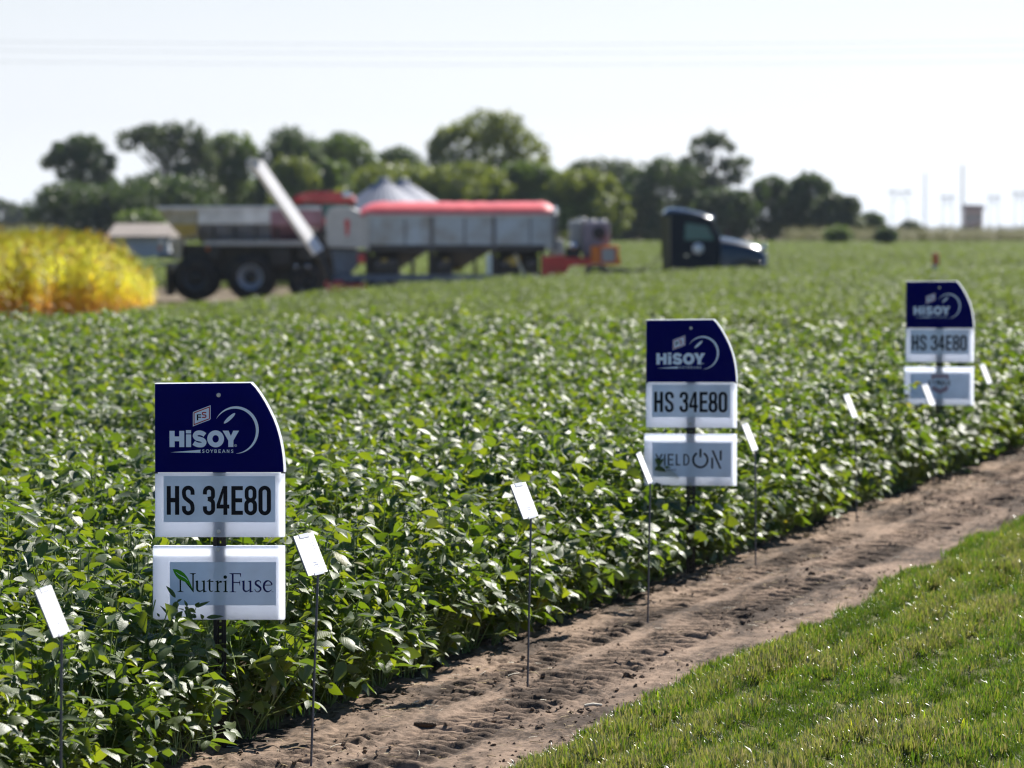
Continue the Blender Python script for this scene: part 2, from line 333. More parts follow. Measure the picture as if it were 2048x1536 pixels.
M['board'] = plastic_board('white_fluted_board', (0.78, 0.85, 0.97), (0.93, 0.95, 0.99), 0.68)  # white plastic; bluish skylight of the shaded face put into the base colour
M['blue'] = plastic_board('navy_fluted_board', (0.0008, 0.003, 0.14), (0.002, 0.010, 0.30), 0.2, rough=0.5, amp=0.18, spec=0.06)
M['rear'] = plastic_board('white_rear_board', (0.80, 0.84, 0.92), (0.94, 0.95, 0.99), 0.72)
M['sheet'] = plastic_board('printed_sheet', (0.78, 0.89, 1.0), (0.84, 0.90, 1.0), 0.20, rough=0.3, amp=0.03)  # extra blue in the base stands for skylight on the sheet
M['ink_white'] = P('white_ink', (0.72, 0.82, 0.95), 0.45, spec=0.12)
M['ink_black'] = P('black_ink', (0.008, 0.009, 0.014), 0.5, spec=0.12)
M['ink_red'] = P('red_ink', (0.36, 0.015, 0.03), 0.5, spec=0.12)
M['ink_paler'] = P('faded_red_ink', (0.40, 0.28, 0.32), 0.5, spec=0.12)
M['ink_navy'] = P('navy_ink', (0.012, 0.014, 0.11), 0.5, spec=0.12)
M['ink_dkgreen'] = P('dark_green_ink', (0.008, 0.022, 0.010), 0.5, spec=0.12)
M['ink_green'] = P('leaf_green_ink', (0.07, 0.34, 0.012), 0.5, spec=0.12)
M['ink_grey'] = P('grey_ink', (0.25, 0.27, 0.36), 0.5, spec=0.12)
M['post'] = P('black_post_paint', (0.006, 0.007, 0.010), 0.35, spec=0.4)
M['screw'] = P('white_screw_cap', (0.62, 0.60, 0.56), 0.5)
M['tie'] = P('black_cable_tie', (0.008, 0.008, 0.010), 0.4)
M['rod'] = P('grey_rod', (0.10, 0.105, 0.13), 0.45, metal=0.4)
M['card'] = P('white_card', (0.86, 0.86, 0.86), 0.45, spec=0.4)
M['clip'] = P('clear_clip', (0.55, 0.55, 0.62), 0.25, spec=0.6)
# ------------------------------------------------------------------ leaf geometry
def leaflets(P0, D, Nn, Ln, Wd, droop, fold, rows, wave=None):
    """many leaf blades at once. rows [(t, halfwidth)]; returns V, F, uv"""
    n = len(P0); D = D / np.linalg.norm(D, axis=1, keepdims=True)
    S = np.cross(D, Nn); S /= np.maximum(np.linalg.norm(S, axis=1, keepdims=True), 1e-6); Nn = np.cross(S, D)
    K = len(rows); V = np.zeros((n, K, 3, 3)); UV = np.zeros((n, K, 3, 2))
    xa = np.zeros(n); za = np.zeros(n); tp = 0
    for k, (t, hw) in enumerate(rows):
        am = droop * (t + tp) / 2; dt = t - tp
        xa = xa + np.cos(am) * dt; za = za - np.sin(am) * dt; tp = t
        c = P0 + D * (xa * Ln)[:, None] + Nn * (za * Ln)[:, None]
        h = hw * Wd
        wv = 0 if wave is None else wave * Ln * math.sin(t * 9.0) * hw
        ca = S * (h * np.cos(fold))[:, None]; up = Nn * (h * np.sin(fold) + wv)[:, None]; up2 = Nn * (h * np.sin(fold) - wv)[:, None]
        V[:, k, 0] = c - ca + up; V[:, k, 1] = c; V[:, k, 2] = c + ca + up2
        UV[:, k, 0] = (0.5 - hw * 0.5, t); UV[:, k, 1] = (0.5, t); UV[:, k, 2] = (0.5 + hw * 0.5, t)
    f = []
    for k in range(K - 1):
        for j in (0, 1): f.append((k * 3 + j, k * 3 + j + 1, (k + 1) * 3 + j + 1, (k + 1) * 3 + j))
    f = np.array(f)
    F = (f[None] + (np.arange(n) * K * 3)[:, None, None]).reshape(-1, 4)
    return V.reshape(-1, 3), F, UV.reshape(-1, 2)
def tubes(A, B, r):
    n = len(A); d = B - A; d /= np.maximum(np.linalg.norm(d, axis=1, keepdims=True), 1e-6)
    o = np.where(np.abs(d[:, 2:3]) < 0.9, np.array([[0, 0, 1.0]]), np.array([[1.0, 0, 0]]))
    x = np.cross(d, o); x /= np.linalg.norm(x, axis=1, keepdims=True); y = np.cross(d, x)
    V = np.zeros((n, 2, 3, 3)); r = np.broadcast_to(r, (n,))
    for i in range(3):
        a = 2 * math.pi * i / 3; e = (x * math.cos(a) + y * math.sin(a)) * r[:, None]
        V[:, 0, i] = A + e; V[:, 1, i] = B + e * 0.8
    f = np.array([(i, (i + 1) % 3, 3 + (i + 1) % 3, 3 + i) for i in range(3)])
    F = (f[None] + (np.arange(n) * 6)[:, None, None]).reshape(-1, 4)
    return V.reshape(-1, 3), F
ROWS_HI = [(0, 0.05), (0.1, 0.6), (0.28, 0.98), (0.5, 0.95), (0.75, 0.58), (0.92, 0.2), (1.0, 0.01)]
ROWS_MD = [(0, 0.06), (0.22, 0.9), (0.55, 0.9), (0.85, 0.35), (1.0, 0.01)]
ROWS_LO = [(0, 0.2), (0.4, 1.0), (1.0, 0.05)]
def soy_mesh(name, seed, ntri, rows, H=0.78, spread=0.24, lo=0.10, leaf=0.088, mt=None, stems=True, side=0.0):
    g = np.random.RandomState(seed)
    ns = 6
    base = np.zeros((ns, 3)); base[:, :2] = g.normal(0, 0.012, (ns, 2))
    top = np.zeros((ns, 3)); az = g.rand(ns) * 6.28; rr = spread * np.sqrt(g.rand(ns)); rr[0] = 0.02
    top[:, 0] = rr * np.cos(az); top[:, 1] = rr * np.sin(az); top[:, 2] = H * (0.72 + 0.22 * g.rand(ns)); top[0, 2] = H * 0.95
    k = g.randint(0, ns, ntri); t = lo + (1 - lo) * g.rand(ntri) ** 0.62
    node = base[k] + (top[k] - base[k]) * t[:, None]
    a = g.rand(ntri) * 6.28; el = np.radians(g.uniform(5, 65, ntri)); pl = g.uniform(0.07, 0.20, ntri) * (1.15 - 0.5 * t)
    end = node + np.stack([np.cos(a) * np.cos(el), np.sin(a) * np.cos(el), np.sin(el)], 1) * pl[:, None]
    end[:, 2] = np.clip(end[:, 2], 0.05, H)
    Ps, Ds, Ns, Ls = [], [], [], []
    for j, da in enumerate((0.0, 1.25, -1.25)):
        aa = a + da + g.normal(0, 0.25, ntri)
        tilt = np.radians(np.abs(g.normal(0, 36, ntri))); ta = g.rand(ntri) * 6.28
        nn = np.stack([np.sin(tilt) * np.cos(ta), np.sin(tilt) * np.sin(ta), np.cos(tilt)], 1)
        d = np.stack([np.cos(aa), np.sin(aa), g.normal(-0.25, 0.4, ntri)], 1)
        d = d - nn * (d * nn).sum(1, keepdims=True) * 0.85
        d /= np.linalg.norm(d, axis=1, keepdims=True)
        off = end + d * (0.012 if j == 0 else 0.004)
        Ps.append(off); Ds.append(d); Ns.append(nn); Ls.append(leaf * g.uniform(0.6, 1.22, ntri))
    P0 = np.concatenate(Ps); D = np.concatenate(Ds); Nn = np.concatenate(Ns); Ln = np.concatenate(Ls); n = len(P0)
    V, F, UV = leaflets(P0, D, Nn, Ln, Ln * g.uniform(0.22, 0.34, n), g.uniform(-0.1, 1.15, n), g.normal(0.22, 0.25, n), rows, wave=g.normal(0, 0.03, n))
    rnd = np.repeat(g.rand(n) * 0.75, len(rows) * 3)
    mi = np.zeros(len(F), int)
    if stems:
        V2, F2 = tubes(node, end, 0.0016); V3, F3 = tubes(base, top, 0.0035)
        F = np.concatenate([F, F2 + len(V), F3 + len(V) + len(V2)]); mi = np.concatenate([mi, np.ones(len(F2) + len(F3), int)])
        z = len(V2) + len(V3); V = np.concatenate([V, V2, V3]); UV = np.concatenate([UV, np.zeros((z, 2))]); rnd = np.concatenate([rnd, np.zeros(z)])
    return raw_mesh(name, V, F, [mt, M['soystem']], mi, True, UV, {'rnd': rnd})

def wedge(X, Y, pad): return np.abs(X) < 0.128 * Y + pad
# ------------------------------------------------------------------ ground, soil strip, lawn
def grid_sheet(name, us, vs, fn, m, smooth=True, kind='structure'):
    U, Vv = np.meshgrid(us, vs, indexing='ij'); co = fn(U, Vv)
    nu, nv = len(us), len(vs); i = np.arange(nu - 1)[:, None] * nv + np.arange(nv - 1)[None]
    F = np.stack([i, i + nv, i + nv + 1, i + 1], -1).reshape(-1, 4)
    me = raw_mesh(name, co.reshape(-1, 3), F, m, smooth=smooth)
    return tag(link(bpy.data.objects.new(name, me)), kind=kind)
ys = np.concatenate([np.arange(-30, 160, 2.0), np.geomspace(160, 9000, 60)])
xs = np.concatenate([-np.geomspace(60, 7000, 30)[::-1], np.arange(-58, 59, 2.0), np.geomspace(60, 7000, 30)])
def g_fn(X, Y):
    u, v = uv_of(X, Y)
    return np.stack([X, Y, Z(X, Y) - 0.10 * (1 - sm((u - 46) / 10)) - 0.02], -1)
grid_sheet('ground', xs, ys, g_fn, M['ground'])

def soil_h(u, v):
    h = 0.020 * (vnoise(u, v, 1, 0.45) - 0.5) + 0.014 * (vnoise(u, v, 2, 0.13) - 0.5)
    rough = sm((vnoise(u * 0.6, v * 1.4, 3, 0.55) - 0.40) / 0.2 + 0.5 * sm((v - 5.3) / 0.3))
    h = h + rough * (0.024 * (np.maximum(vnoise(u, v, 4, 0.055), 0.35) - 0.35) + 0.010 * (vnoise(u, v, 5, 0.024) - 0.5))
    h = h + 0.008 * (vnoise(u, v, 14, 0.03) - 0.5) * (0.4 + vnoise(u, v, 15, 0.4)) + 0.010 * np.maximum(0, vnoise(u, v, 16, 0.06) - 0.6) / 0.4
    for vc, wd, sd in ((4.88, 0.19, 6), (5.25, 0.13, 7)):
        msk = sm((wd - np.abs(v - vc)) / 0.06) * sm((vnoise(u, v * 0.3, sd, 0.9) - 0.18) / 0.2)
        rid = np.maximum(0, np.sin(2 * math.pi * (u + 0.3 * np.abs(v - vc) + 0.10 * vnoise(u, v, 9, 0.3)) / 0.115)) ** 1.3 * (0.55 + 0.7 * vnoise(u, v, 8, 0.11))
        h = h * (1 - 0.35 * msk) + msk * (0.026 * rid - 0.018)
    return h
def soil_fn(U, V):
    X, Y = xy_of(U, V); return np.stack([X, Y, Z(X, Y) + soil_h(U, V)], -1)
grid_sheet('soil', np.arange(10.5, 36, 0.014), np.arange(4.1, 7.1, 0.010), soil_fn, M['soil'])
def edge_v(u): return 4.30 + 0.10 * (vnoise(u, u * 0, 21, 0.6) - 0.5) + 0.06 * (vnoise(u, u * 0, 22, 0.16) - 0.5)
def ridge(u, v):
    p = (v + 0.09 * vnoise(u * 0.5, v, 26, 0.5) + 0.03 * vnoise(u, v, 27, 0.2)) / 0.27
    return (0.5 + 0.5 * np.sin(2 * math.pi * p)) * (0.35 + 0.9 * vnoise(u * 0.5, v, 28, 0.4))
def lawn_h(u, v):
    return 0.004 + 0.03 * sm((edge_v(u) - v) / 0.25) + ridge(u, v) * 0.075 * sm((edge_v(u) - v) / 0.2) + 0.04 * (vnoise(u * 0.4, v, 23, 0.3) - 0.5) + 0.03 * (vnoise(u, v, 24, 0.1) - 0.5)
def lawn_fn(U, T):
    V = edge_v(U) - T; X, Y = xy_of(U, V); return np.stack([X, Y, Z(X, Y) + np.where(T < 0.01, -0.03, lawn_h(U, V))], -1)
grid_sheet('lawn', np.arange(6, 40, 0.06), np.concatenate([[0], np.arange(0.02, 8.4, 0.06)]), lawn_fn, M['lawn'])

# grass blades on the lawn
def tuft_mesh(name, seed, nb, rad, lmin, lmax, wid, mt, lean=0.5, dry=None):
    g = np.random.RandomState(seed)
    a = g.rand(nb) * 6.28; r = rad * np.sqrt(g.rand(nb)); P0 = np.stack([r * np.cos(a), r * np.sin(a), np.full(nb, -0.012)], 1)
    b = g.rand(nb) * 6.28; ln = np.clip(lean * (0.25 + 1.25 * g.rand(nb)), 0, 1.4)
    D = np.stack([np.sin(ln) * np.cos(b), np.sin(ln) * np.sin(b), np.cos(ln)], 1)
    Nn = np.stack([-np.cos(ln) * np.cos(b), -np.cos(ln) * np.sin(b), np.sin(ln)], 1)
    L_ = g.uniform(lmin, lmax, nb)
    V, F, UV = leaflets(P0, D, -Nn, L_, np.full(nb, wid) * g.uniform(0.7, 1.2, nb), g.uniform(0.3, 2.0, nb), np.full(nb, 0.4), [(0, 0.8), (0.35, 1.0), (0.7, 0.8), (1.0, 0.05)])
    q = g.rand(nb) * 0.75 if dry is None else np.where(g.rand(nb) < dry, 0.60 + 0.15 * g.rand(nb), 0.5 * g.rand(nb))
    return raw_mesh(name, V, F, mt, None, True, UV, {'rnd': np.repeat(q, 12)})
g = np.random.RandomState(11)
tufts = [tuft_mesh('grass_tuft_%d' % i, 50 + i, 60, 0.05, 0.018, 0.056, 0.0019, M['grass_shaded' if i < 3 else 'grass' if i < 6 else 'grass_dry_lit'], 0.85 + 0.12 * (i % 3), 0.03 + 0.05 * i) for i in range(8)]
n = 60000
U = g.uniform(11.5, 33, n); V = edge_v(U) - 0.005 - 3.4 * g.rand(n) ** 1.2
X, Y = xy_of(U, V); ok = (X < 0.128 * Y + 1.6) & (Y > 11.5); U, V, X, Y = U[ok], V[ok], X[ok], Y[ok]
zz = Z(X, Y) + lawn_h(U, V); n = len(X)
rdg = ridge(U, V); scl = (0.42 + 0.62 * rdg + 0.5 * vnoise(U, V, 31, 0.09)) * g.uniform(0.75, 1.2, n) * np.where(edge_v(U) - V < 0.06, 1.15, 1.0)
tn = sm((rdg - 0.18) / 0.62); idx = np.clip((tn * 5.6 + vnoise(U * 0.6, V, 35, 0.35) * 3.2 - 2.3 + g.rand(n) * 2.4 - np.where(edge_v(U) - V < 0.12, 2.5, 0)).astype(int), 0, 7)  # tuft tone follows the ridges: shaded troughs and lit crests painted in
kp = g.rand(n) < 0.40 + 0.7 * rdg; X, Y, zz, scl, idx = X[kp], Y[kp], zz[kp], scl[kp], idx[kp]; n = len(X)
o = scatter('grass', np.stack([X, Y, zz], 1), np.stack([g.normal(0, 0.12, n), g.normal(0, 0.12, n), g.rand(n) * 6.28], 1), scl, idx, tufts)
tag(o, 'mown green lawn grass with dry straw-coloured blades along the bare soil', 'grass', kind='stuff')
weeds = [tuft_mesh('weed_tuft_%d' % i, 80 + i, 7, 0.02, 0.05, 0.10, 0.0042, M['weed'], 0.5) for i in range(4)]
n = 420
U = g.uniform(12, 32, n); V = edge_v(U) - 0.1 - 3.0 * g.rand(n); keep = vnoise(U, V, 33, 0.5) > 0.55; U, V = U[keep], V[keep]; X, Y = xy_of(U, V); n = len(X)
o = scatter('lawn_weeds', np.stack([X, Y, Z(X, Y) + lawn_h(U, V)], 1), np.stack([U * 0, U * 0, g.rand(n) * 6.28], 1), g.uniform(0.6, 1.1, n), g.randint(0, 4, n), weeds)
tag(o, 'bright yellow-green broad weed blades poking out of the lawn', 'weeds', kind='stuff')

# clods and straw litter on the soil
def clod(name, seed, m, sq=0.7):
    bm = bmesh.new(); bmesh.ops.create_icosphere(bm, subdivisions=2, radius=1.0); q = random.Random(seed)
    off = Vector((q.random() * 50, q.random() * 50, q.random() * 50))
    for v in bm.verts:
        v.co *= 0.75 + 0.7 * mnoise.noise(v.co * 1.3 + off) + 0.25 * mnoise.noise(v.co * 3.1 + off); v.co.z *= sq
    me = bpy.data.meshes.new(name); bm.to_mesh(me); bm.free(); me.materials.append(m); return me
clods = [clod('clod_%d' % i, i, M['clod']) for i in range(7)]
n = 10000
U = g.uniform(11, 35, n); V = 4.35 + 1.7 * g.rand(n); ok = vnoise(U * 0.6, V * 1.4, 3, 0.55) + 0.35 * g.rand(n) > 0.58; U, V = U[ok], V[ok]; X, Y = xy_of(U, V); n = len(X)
s_ = 0.003 + 0.011 * g.rand(n) ** 3.0 + 0.012 * (g.rand(n) > 0.985)
o = scatter('soil_clods', np.stack([X, Y, Z(X, Y) + soil_h(U, V) + s_ * 0.2], 1), np.stack([g.rand(n) * 0.6, g.rand(n) * 0.6, g.rand(n) * 6.28], 1), s_, g.randint(0, 7, n), clods)
tag(o, 'brown crumbs and clods of earth lying on the bare soil', 'soil clods', kind='stuff')
def straw_mesh(name, seed, m):
    q = np.random.RandomState(seed); A = np.array([[-0.5, 0, 0.0]]); B = np.array([[0.0, q.normal(0, 0.06), 0.03]]); C = np.array([[0.5, q.normal(0, 0.1), 0.0]])
    V, F = tubes(np.concatenate([A, B]), np.concatenate([B, C]), 0.028); return raw_mesh(name, V, F, m)
straws = [straw_mesh('straw_%d' % i, i, M['straw'] if i < 4 else M['straw_pale']) for i in range(6)]
n = 6000
U = g.uniform(11.5, 34, n); V = 4.38 + 1.35 * g.rand(n); ok = (vnoise(U * 0.7, V, 41, 0.35) + 0.25 * g.rand(n) > 0.74); U, V = U[ok], V[ok]; X, Y = xy_of(U, V); n = len(X)
o = scatter('straw_litter', np.stack([X, Y, Z(X, Y) + soil_h(U, V) + 0.003], 1), np.stack([g.normal(0, 0.1, n), g.normal(0, 0.1, n), g.rand(n) * 6.28], 1), 0.018 + 0.05 * g.rand(n) ** 2, g.randint(0, 6, n), straws)
tag(o, 'scattered dry straw and stalk bits on the bare soil', 'straw litter', kind='stuff')

def ground_point(px, py):
    d = 15.0
    for _ in range(30):
        X = (px - 1024) / FPX * d; d = (CAMZ - Z1(X, d)) * FPX / (py - HOR)
    return (px - 1024) / FPX * d, d
# a dark cob stub and a bleached stalk piece, single things on the soil
x, y = ground_point(850, 1458)
cb = MB(); 
prof = [(0.0, -0.047), (0.008, -0.046), (0.0115, -0.03), (0.0125, 0.0), (0.0115, 0.03), (0.009, 0.046), (0.0, 0.047)]
cb.lathe([(r * (1 + 0.08 * math.sin(i * 5)), h) for i, (r, h) in enumerate(prof)], (0, 0, 0), 'Y', 14)
cob = cb.build('corn_cob', M['cob']); cob.location = (x, y, Z1(x, y) + float(soil_h(*uv_of(x, y))) + 0.011); cob.rotation_euler = (0, 0, R(82))
tag(cob, 'short dark brown cob stub lying on the bare soil near a straw patch', 'cob')
for nm, px, py, L_, rz, lab in (('stalk_piece', 1187, 1413, 0.075, 12, 'pale bleached stalk piece lying on the soil near the lawn edge'),
                                ('stalk_piece', 1515, 1146, 0.16, 4, 'long pale stalk lying across the foot of a plot stake beside the middle sign')):
    x, y = ground_point(px, py); k = MB().cyl((-L_ / 2, 0, 0), (0, 0.004, 0.004), 0.006, 0.007, 8).cyl((0, 0.004, 0.004), (L_ / 2, 0, 0), 0.007, 0.005, 8)
    o = k.build(nm, M['straw_pale']); o.location = (x, y, Z1(x, y) + float(soil_h(*uv_of(x, y))) + 0.006); o.rotation_euler = (0, 0, R(rz))
    tag(o, lab, 'stalk', 'pale stalk pieces on the soil')

# ------------------------------------------------------------------ soybeans
g = np.random.RandomState(3)
low_var = [soy_mesh('soy_low_%02d' % i, 170 + i, 30, ROWS_HI, leaf=0.08, H=0.40, spread=0.20, lo=0.04, mt=M['soy']) for i in range(5)]
near_var = [soy_mesh('soy_near_%02d' % i, 100 + i, 35, ROWS_HI, leaf=0.079, mt=M['soy']) for i in range(10)]
edge_var = [soy_mesh('soy_edge_%02d' % i, 140 + i, 40, ROWS_HI, leaf=0.08, H=0.70, spread=0.22, lo=0.05, mt=M['soy']) for i in range(6)]
U, V = np.meshgrid(np.arange(7.0, 38.7, 0.20), np.arange(5.74, 17.5, 0.37), indexing='ij'); U = U.ravel(); V = V.ravel()
row0 = V < 5.9
U = U + g.uniform(-0.08, 0.08, len(U)); V = V + g.normal(0, 0.035, len(U)) + np.where(row0, 0.07 * (vnoise(U, U * 0, 51, 0.5) - 0.4), 0)
X, Y = xy_of(U, V); ok = wedge(X, Y, 1.5) & (Y > 7.0); X, Y, U, V, row0 = X[ok], Y[ok], U[ok], V[ok], row0[ok]; n = len(X)
idx = np.where(row0, 10 + g.randint(0, 6, n), g.randint(0, 10, n))
scl = g.uniform(0.86, 1.08, n) * (0.94 + 0.14 * vnoise(X, Y, 52, 1.3))
# the crop stands lower and thinner right at the signs, so their lower boards show
for spx, sd_, ylim in ((437, 15.4, 1205), (1382, 22.0, 945), (1879, 29.4, 792)):
    pxx = 1024 + X / Y * FPX; wd = 175 * 15.4 / sd_
    hit = (np.abs(pxx - spx) < wd) & (Y < sd_ + 0.1) & (Y > sd_ - 3.2)
    lim_ = (CAMZ - (ylim - HOR) / FPX * Y - Z(X, Y)) / 0.80 + g.uniform(-0.05, 0.07, n)
    scl = np.where(hit, np.minimum(scl, np.maximum(lim_, 0.3)), scl)
Ul = np.arange(8.0, 38.5, 0.12); Ul = Ul + g.uniform(-0.06, 0.06, len(Ul)); Vl = 5.62 + 0.07 * (vnoise(Ul, Ul * 0, 54, 0.45) - 0.4) + g.normal(0, 0.02, len(Ul))
Xl, Yl = xy_of(Ul, Vl); nl_ = len(Xl)
X = np.concatenate([X, Xl]); Y = np.concatenate([Y, Yl]); idx = np.concatenate([idx, 16 + g.randint(0, 5, nl_)]); scl = np.concatenate([scl, g.uniform(0.75, 1.25, nl_)])
pxx = 1024 + X / Y * FPX; kp = ~((np.abs(pxx - 440) < 42) & (Y > 14.2) & (Y < 15.42)); X, Y, idx, scl = X[kp], Y[kp], idx[kp], scl[kp]; n = len(X)
o = scatter('soybean_plants', np.stack([X, Y, Z(X, Y) - 0.01], 1), np.stack([g.normal(0, 0.07, n), g.normal(0, 0.07, n), g.rand(n) * 6.28], 1), scl, idx, near_var + edge_var + low_var)
tag(o, 'dense knee-high soybean crop with broad leaves around the field signs', 'soybean crop', kind='stuff')
NEAR_N = n
mid_var = [soy_mesh('soy_mid_%02d' % i, 200 + i, 34, ROWS_LO, leaf=0.082, mt=M['soyfar'], stems=False, lo=0.4) for i in range(8)]
n = 26000
Y = np.sqrt(g.uniform(52 ** 2, 131 ** 2, n)); X = g.uniform(-1, 1, n) * (0.128 * Y + 2.5)
u, v = uv_of(X, Y)
# far edge of the middle field runs obliquely: (-8.5,86) .. (-4.2,108) .. (0,124) and on to the right
lim = np.interp(X, [-14, -9.5, -8.0, -4.2, -0.4, 4, 9], [66, 78, 92, 108, 122, 126, 131])
ok = (u > 52) & (Y < lim); X, Y = X[ok], Y[ok]; n = len(X)
o = scatter('soybean_plants', np.stack([X, Y, Z(X, Y) - 0.02], 1), np.stack([g.normal(0, 0.08, n), g.normal(0, 0.08, n), g.rand(n) * 6.28], 1), g.uniform(0.85, 1.1, n) * (0.93 + 0.14 * vnoise(X, Y, 53, 2.0)), g.randint(0, 8, n), mid_var)
tag(o, 'even green soybean field between the signs and the parked machines', 'soybean crop', kind='stuff')
far_var = [soy_mesh('soy_far_%02d' % i, 300 + i, 40, ROWS_LO, H=0.72, spread=0.5, leaf=0.13, mt=M['soyfar'], stems=False, lo=0.6) for i in range(6)]
n = 42000
Y = np.sqrt(g.uniform(131 ** 2, 400 ** 2, n)); X = g.uniform(-1, 1, n) * (0.128 * Y + 6)
ok = ((Y > 150) | (X > 11.5)); X, Y = X[ok], Y[ok]; n = len(X)
o = scatter('soybean_plants', np.stack([X, Y, Z(X, Y) - 0.05], 1), np.stack([g.normal(0, 0.08, n), g.normal(0, 0.08, n), g.rand(n) * 6.28], 1), g.uniform(0.8, 1.1, n), g.randint(0, 6, n), far_var)
tag(o, 'distant soybean field stretching behind the machines to the trees', 'soybean crop', kind='stuff')

# ------------------------------------------------------------------ corn
def corn_mesh(name, seed, H=2.35, nl=13, mt='corn'):
    g = np.random.RandomState(seed)
    hz = np.linspace(0.25, H * 0.93, nl) + g.normal(0, 0.04, nl); a = (np.arange(nl) % 2) * math.pi + g.rand() * 6.28 + g.normal(0, 0.35, nl)
    P0 = np.stack([hz * 0, hz * 0, hz], 1)
    up = g.uniform(0.7, 1.3, nl)
    D = np.stack([np.cos(a) * np.cos(up), np.sin(a) * np.cos(up), np.sin(up)], 1); Nn = np.stack([-np.cos(a) * np.sin(up), -np.sin(a) * np.sin(up), np.cos(up)], 1)
    rel = hz / H; L_ = (0.55 + 0.5 * np.sin(np.pi * np.clip(rel, 0, 1))) * g.uniform(0.85, 1.15, nl) * 0.85
    V, F, UV = leaflets(P0, D, Nn, L_, np.full(nl, 0.042), g.uniform(1.5, 2.8, nl), np.full(nl, 0.3), [(0, 0.5), (0.2, 1.0), (0.4, 1.0), (0.6, 0.85), (0.8, 0.55), (1.0, 0.05)])
    sen = np.clip(rel * 1.15 - 0.16 + g.normal(0, 0.10, nl), 0.02, 0.74)
    rnd = np.repeat(sen, 18)
    A = np.array([[0, 0, 0.0], [0, 0, H * 0.5]]); B = np.array([[0, 0, H * 0.5], [0, 0, H]])
    V2, F2 = tubes(A, B, np.array([0.014, 0.010]))
    nt = 9; b = g.rand(nt) * 6.28; ln = g.uniform(0.1, 0.7, nt)
    T0 = np.stack([ln * 0, ln * 0, H * 0.98 + 0.1 * g.rand(nt)], 1); T1 = T0 + np.stack([np.sin(ln) * np.cos(b), np.sin(ln) * np.sin(b), np.cos(ln)], 1) * 0.26
    V3, F3 = tubes(T0, T1, 0.007)
    # ear husk
    E0 = np.array([[0.02, 0.0, H * 0.45]]); E1 = np.array([[0.09, 0.02, H * 0.45 + 0.22]]); V4, F4 = tubes(E0, E1, 0.03)
    n1, n2, n3 = len(V), len(V) + len(V2), len(V) + len(V2) + len(V3)
    return raw_mesh(name, np.concatenate([V, V2, V3, V4]), np.concatenate([F, F2 + n1, F3 + n2, F4 + n3]), M[mt], None, True,
                    np.concatenate([UV, np.zeros((len(V2) + len(V3) + len(V4), 2))]), {'rnd': np.concatenate([rnd, np.full(len(V2), 0.3), np.full(len(V3), 0.74), np.full(len(V4), 0.25)])})
g = np.random.RandomState(9)
corn_var = [corn_mesh('corn_%02d' % i, 400 + i) for i in range(9)]
cornfar_var = [corn_mesh('distant_corn_%02d' % i, 440 + i, mt='cornfar') for i in range(9)]
def corn_block(name, X, Y, label, smin=0.9, smax=1.08, var=None, sc_=1.0):
    n = len(X)
    o = scatter(name, np.stack([X, Y, Z(X, Y) - 0.02], 1), np.stack([g.normal(0, 0.05, n), g.normal(0, 0.05, n), g.rand(n) * 6.28], 1), g.uniform(smin, smax, n) * sc_, g.randint(0, 9, n), var or corn_var)
    return tag(o, label, 'corn crop', kind='stuff')
# near block: its front edge runs from (0,625) to (310,600) in the photo
n = 2000
t = g.rand(n); dpt = g.rand(n) ** 1.3 * 26; X0 = -20 + (20 - 10.75) * t; Y0 = np.interp(X0, [-20, -15.4, -10.75], [97, 108, 119]) + dpt
X0 = X0 - dpt * 0.088
corn_block('corn_plants', X0, Y0, 'sunlit block of ripening yellow and brown corn at the left field edge', 0.74, 1.1, sc_=(0.9 + 0.14 * vnoise(X0, Y0, 61, 0.9)) * 0.91 * (1 - 0.5 * np.clip((X0 + 0.088 * dpt + 12.2) / 1.3, 0, 1) ** 1.4))
n = 2400
corn_block('corn_plants', g.uniform(28, 75, n), g.uniform(402, 414, n), 'distant strip of pale ripening corn along the far right field edge', 0.6, 0.9, cornfar_var)
n = 1500
corn_block('corn_plants', g.uniform(-75, -46, n), g.uniform(396, 404, n), 'distant strip of corn under the trees at the far left', 0.8, 1.0, cornfar_var)
# gravel lane the machines stand on
def lane_fn(X, T):
    Y = np.interp(X, [-30, -13, -8.5, -4.2, 0, 5, 10], [86, 92, 108, 116, 127, 129, 131]) + T; return np.stack([X, Y, Z(X, Y) + 0.03], -1)
grid_sheet('gravel_lane', np.arange(-30, 10.5, 1.0), np.arange(0, 26, 2.0), lane_fn, M['gravel'])

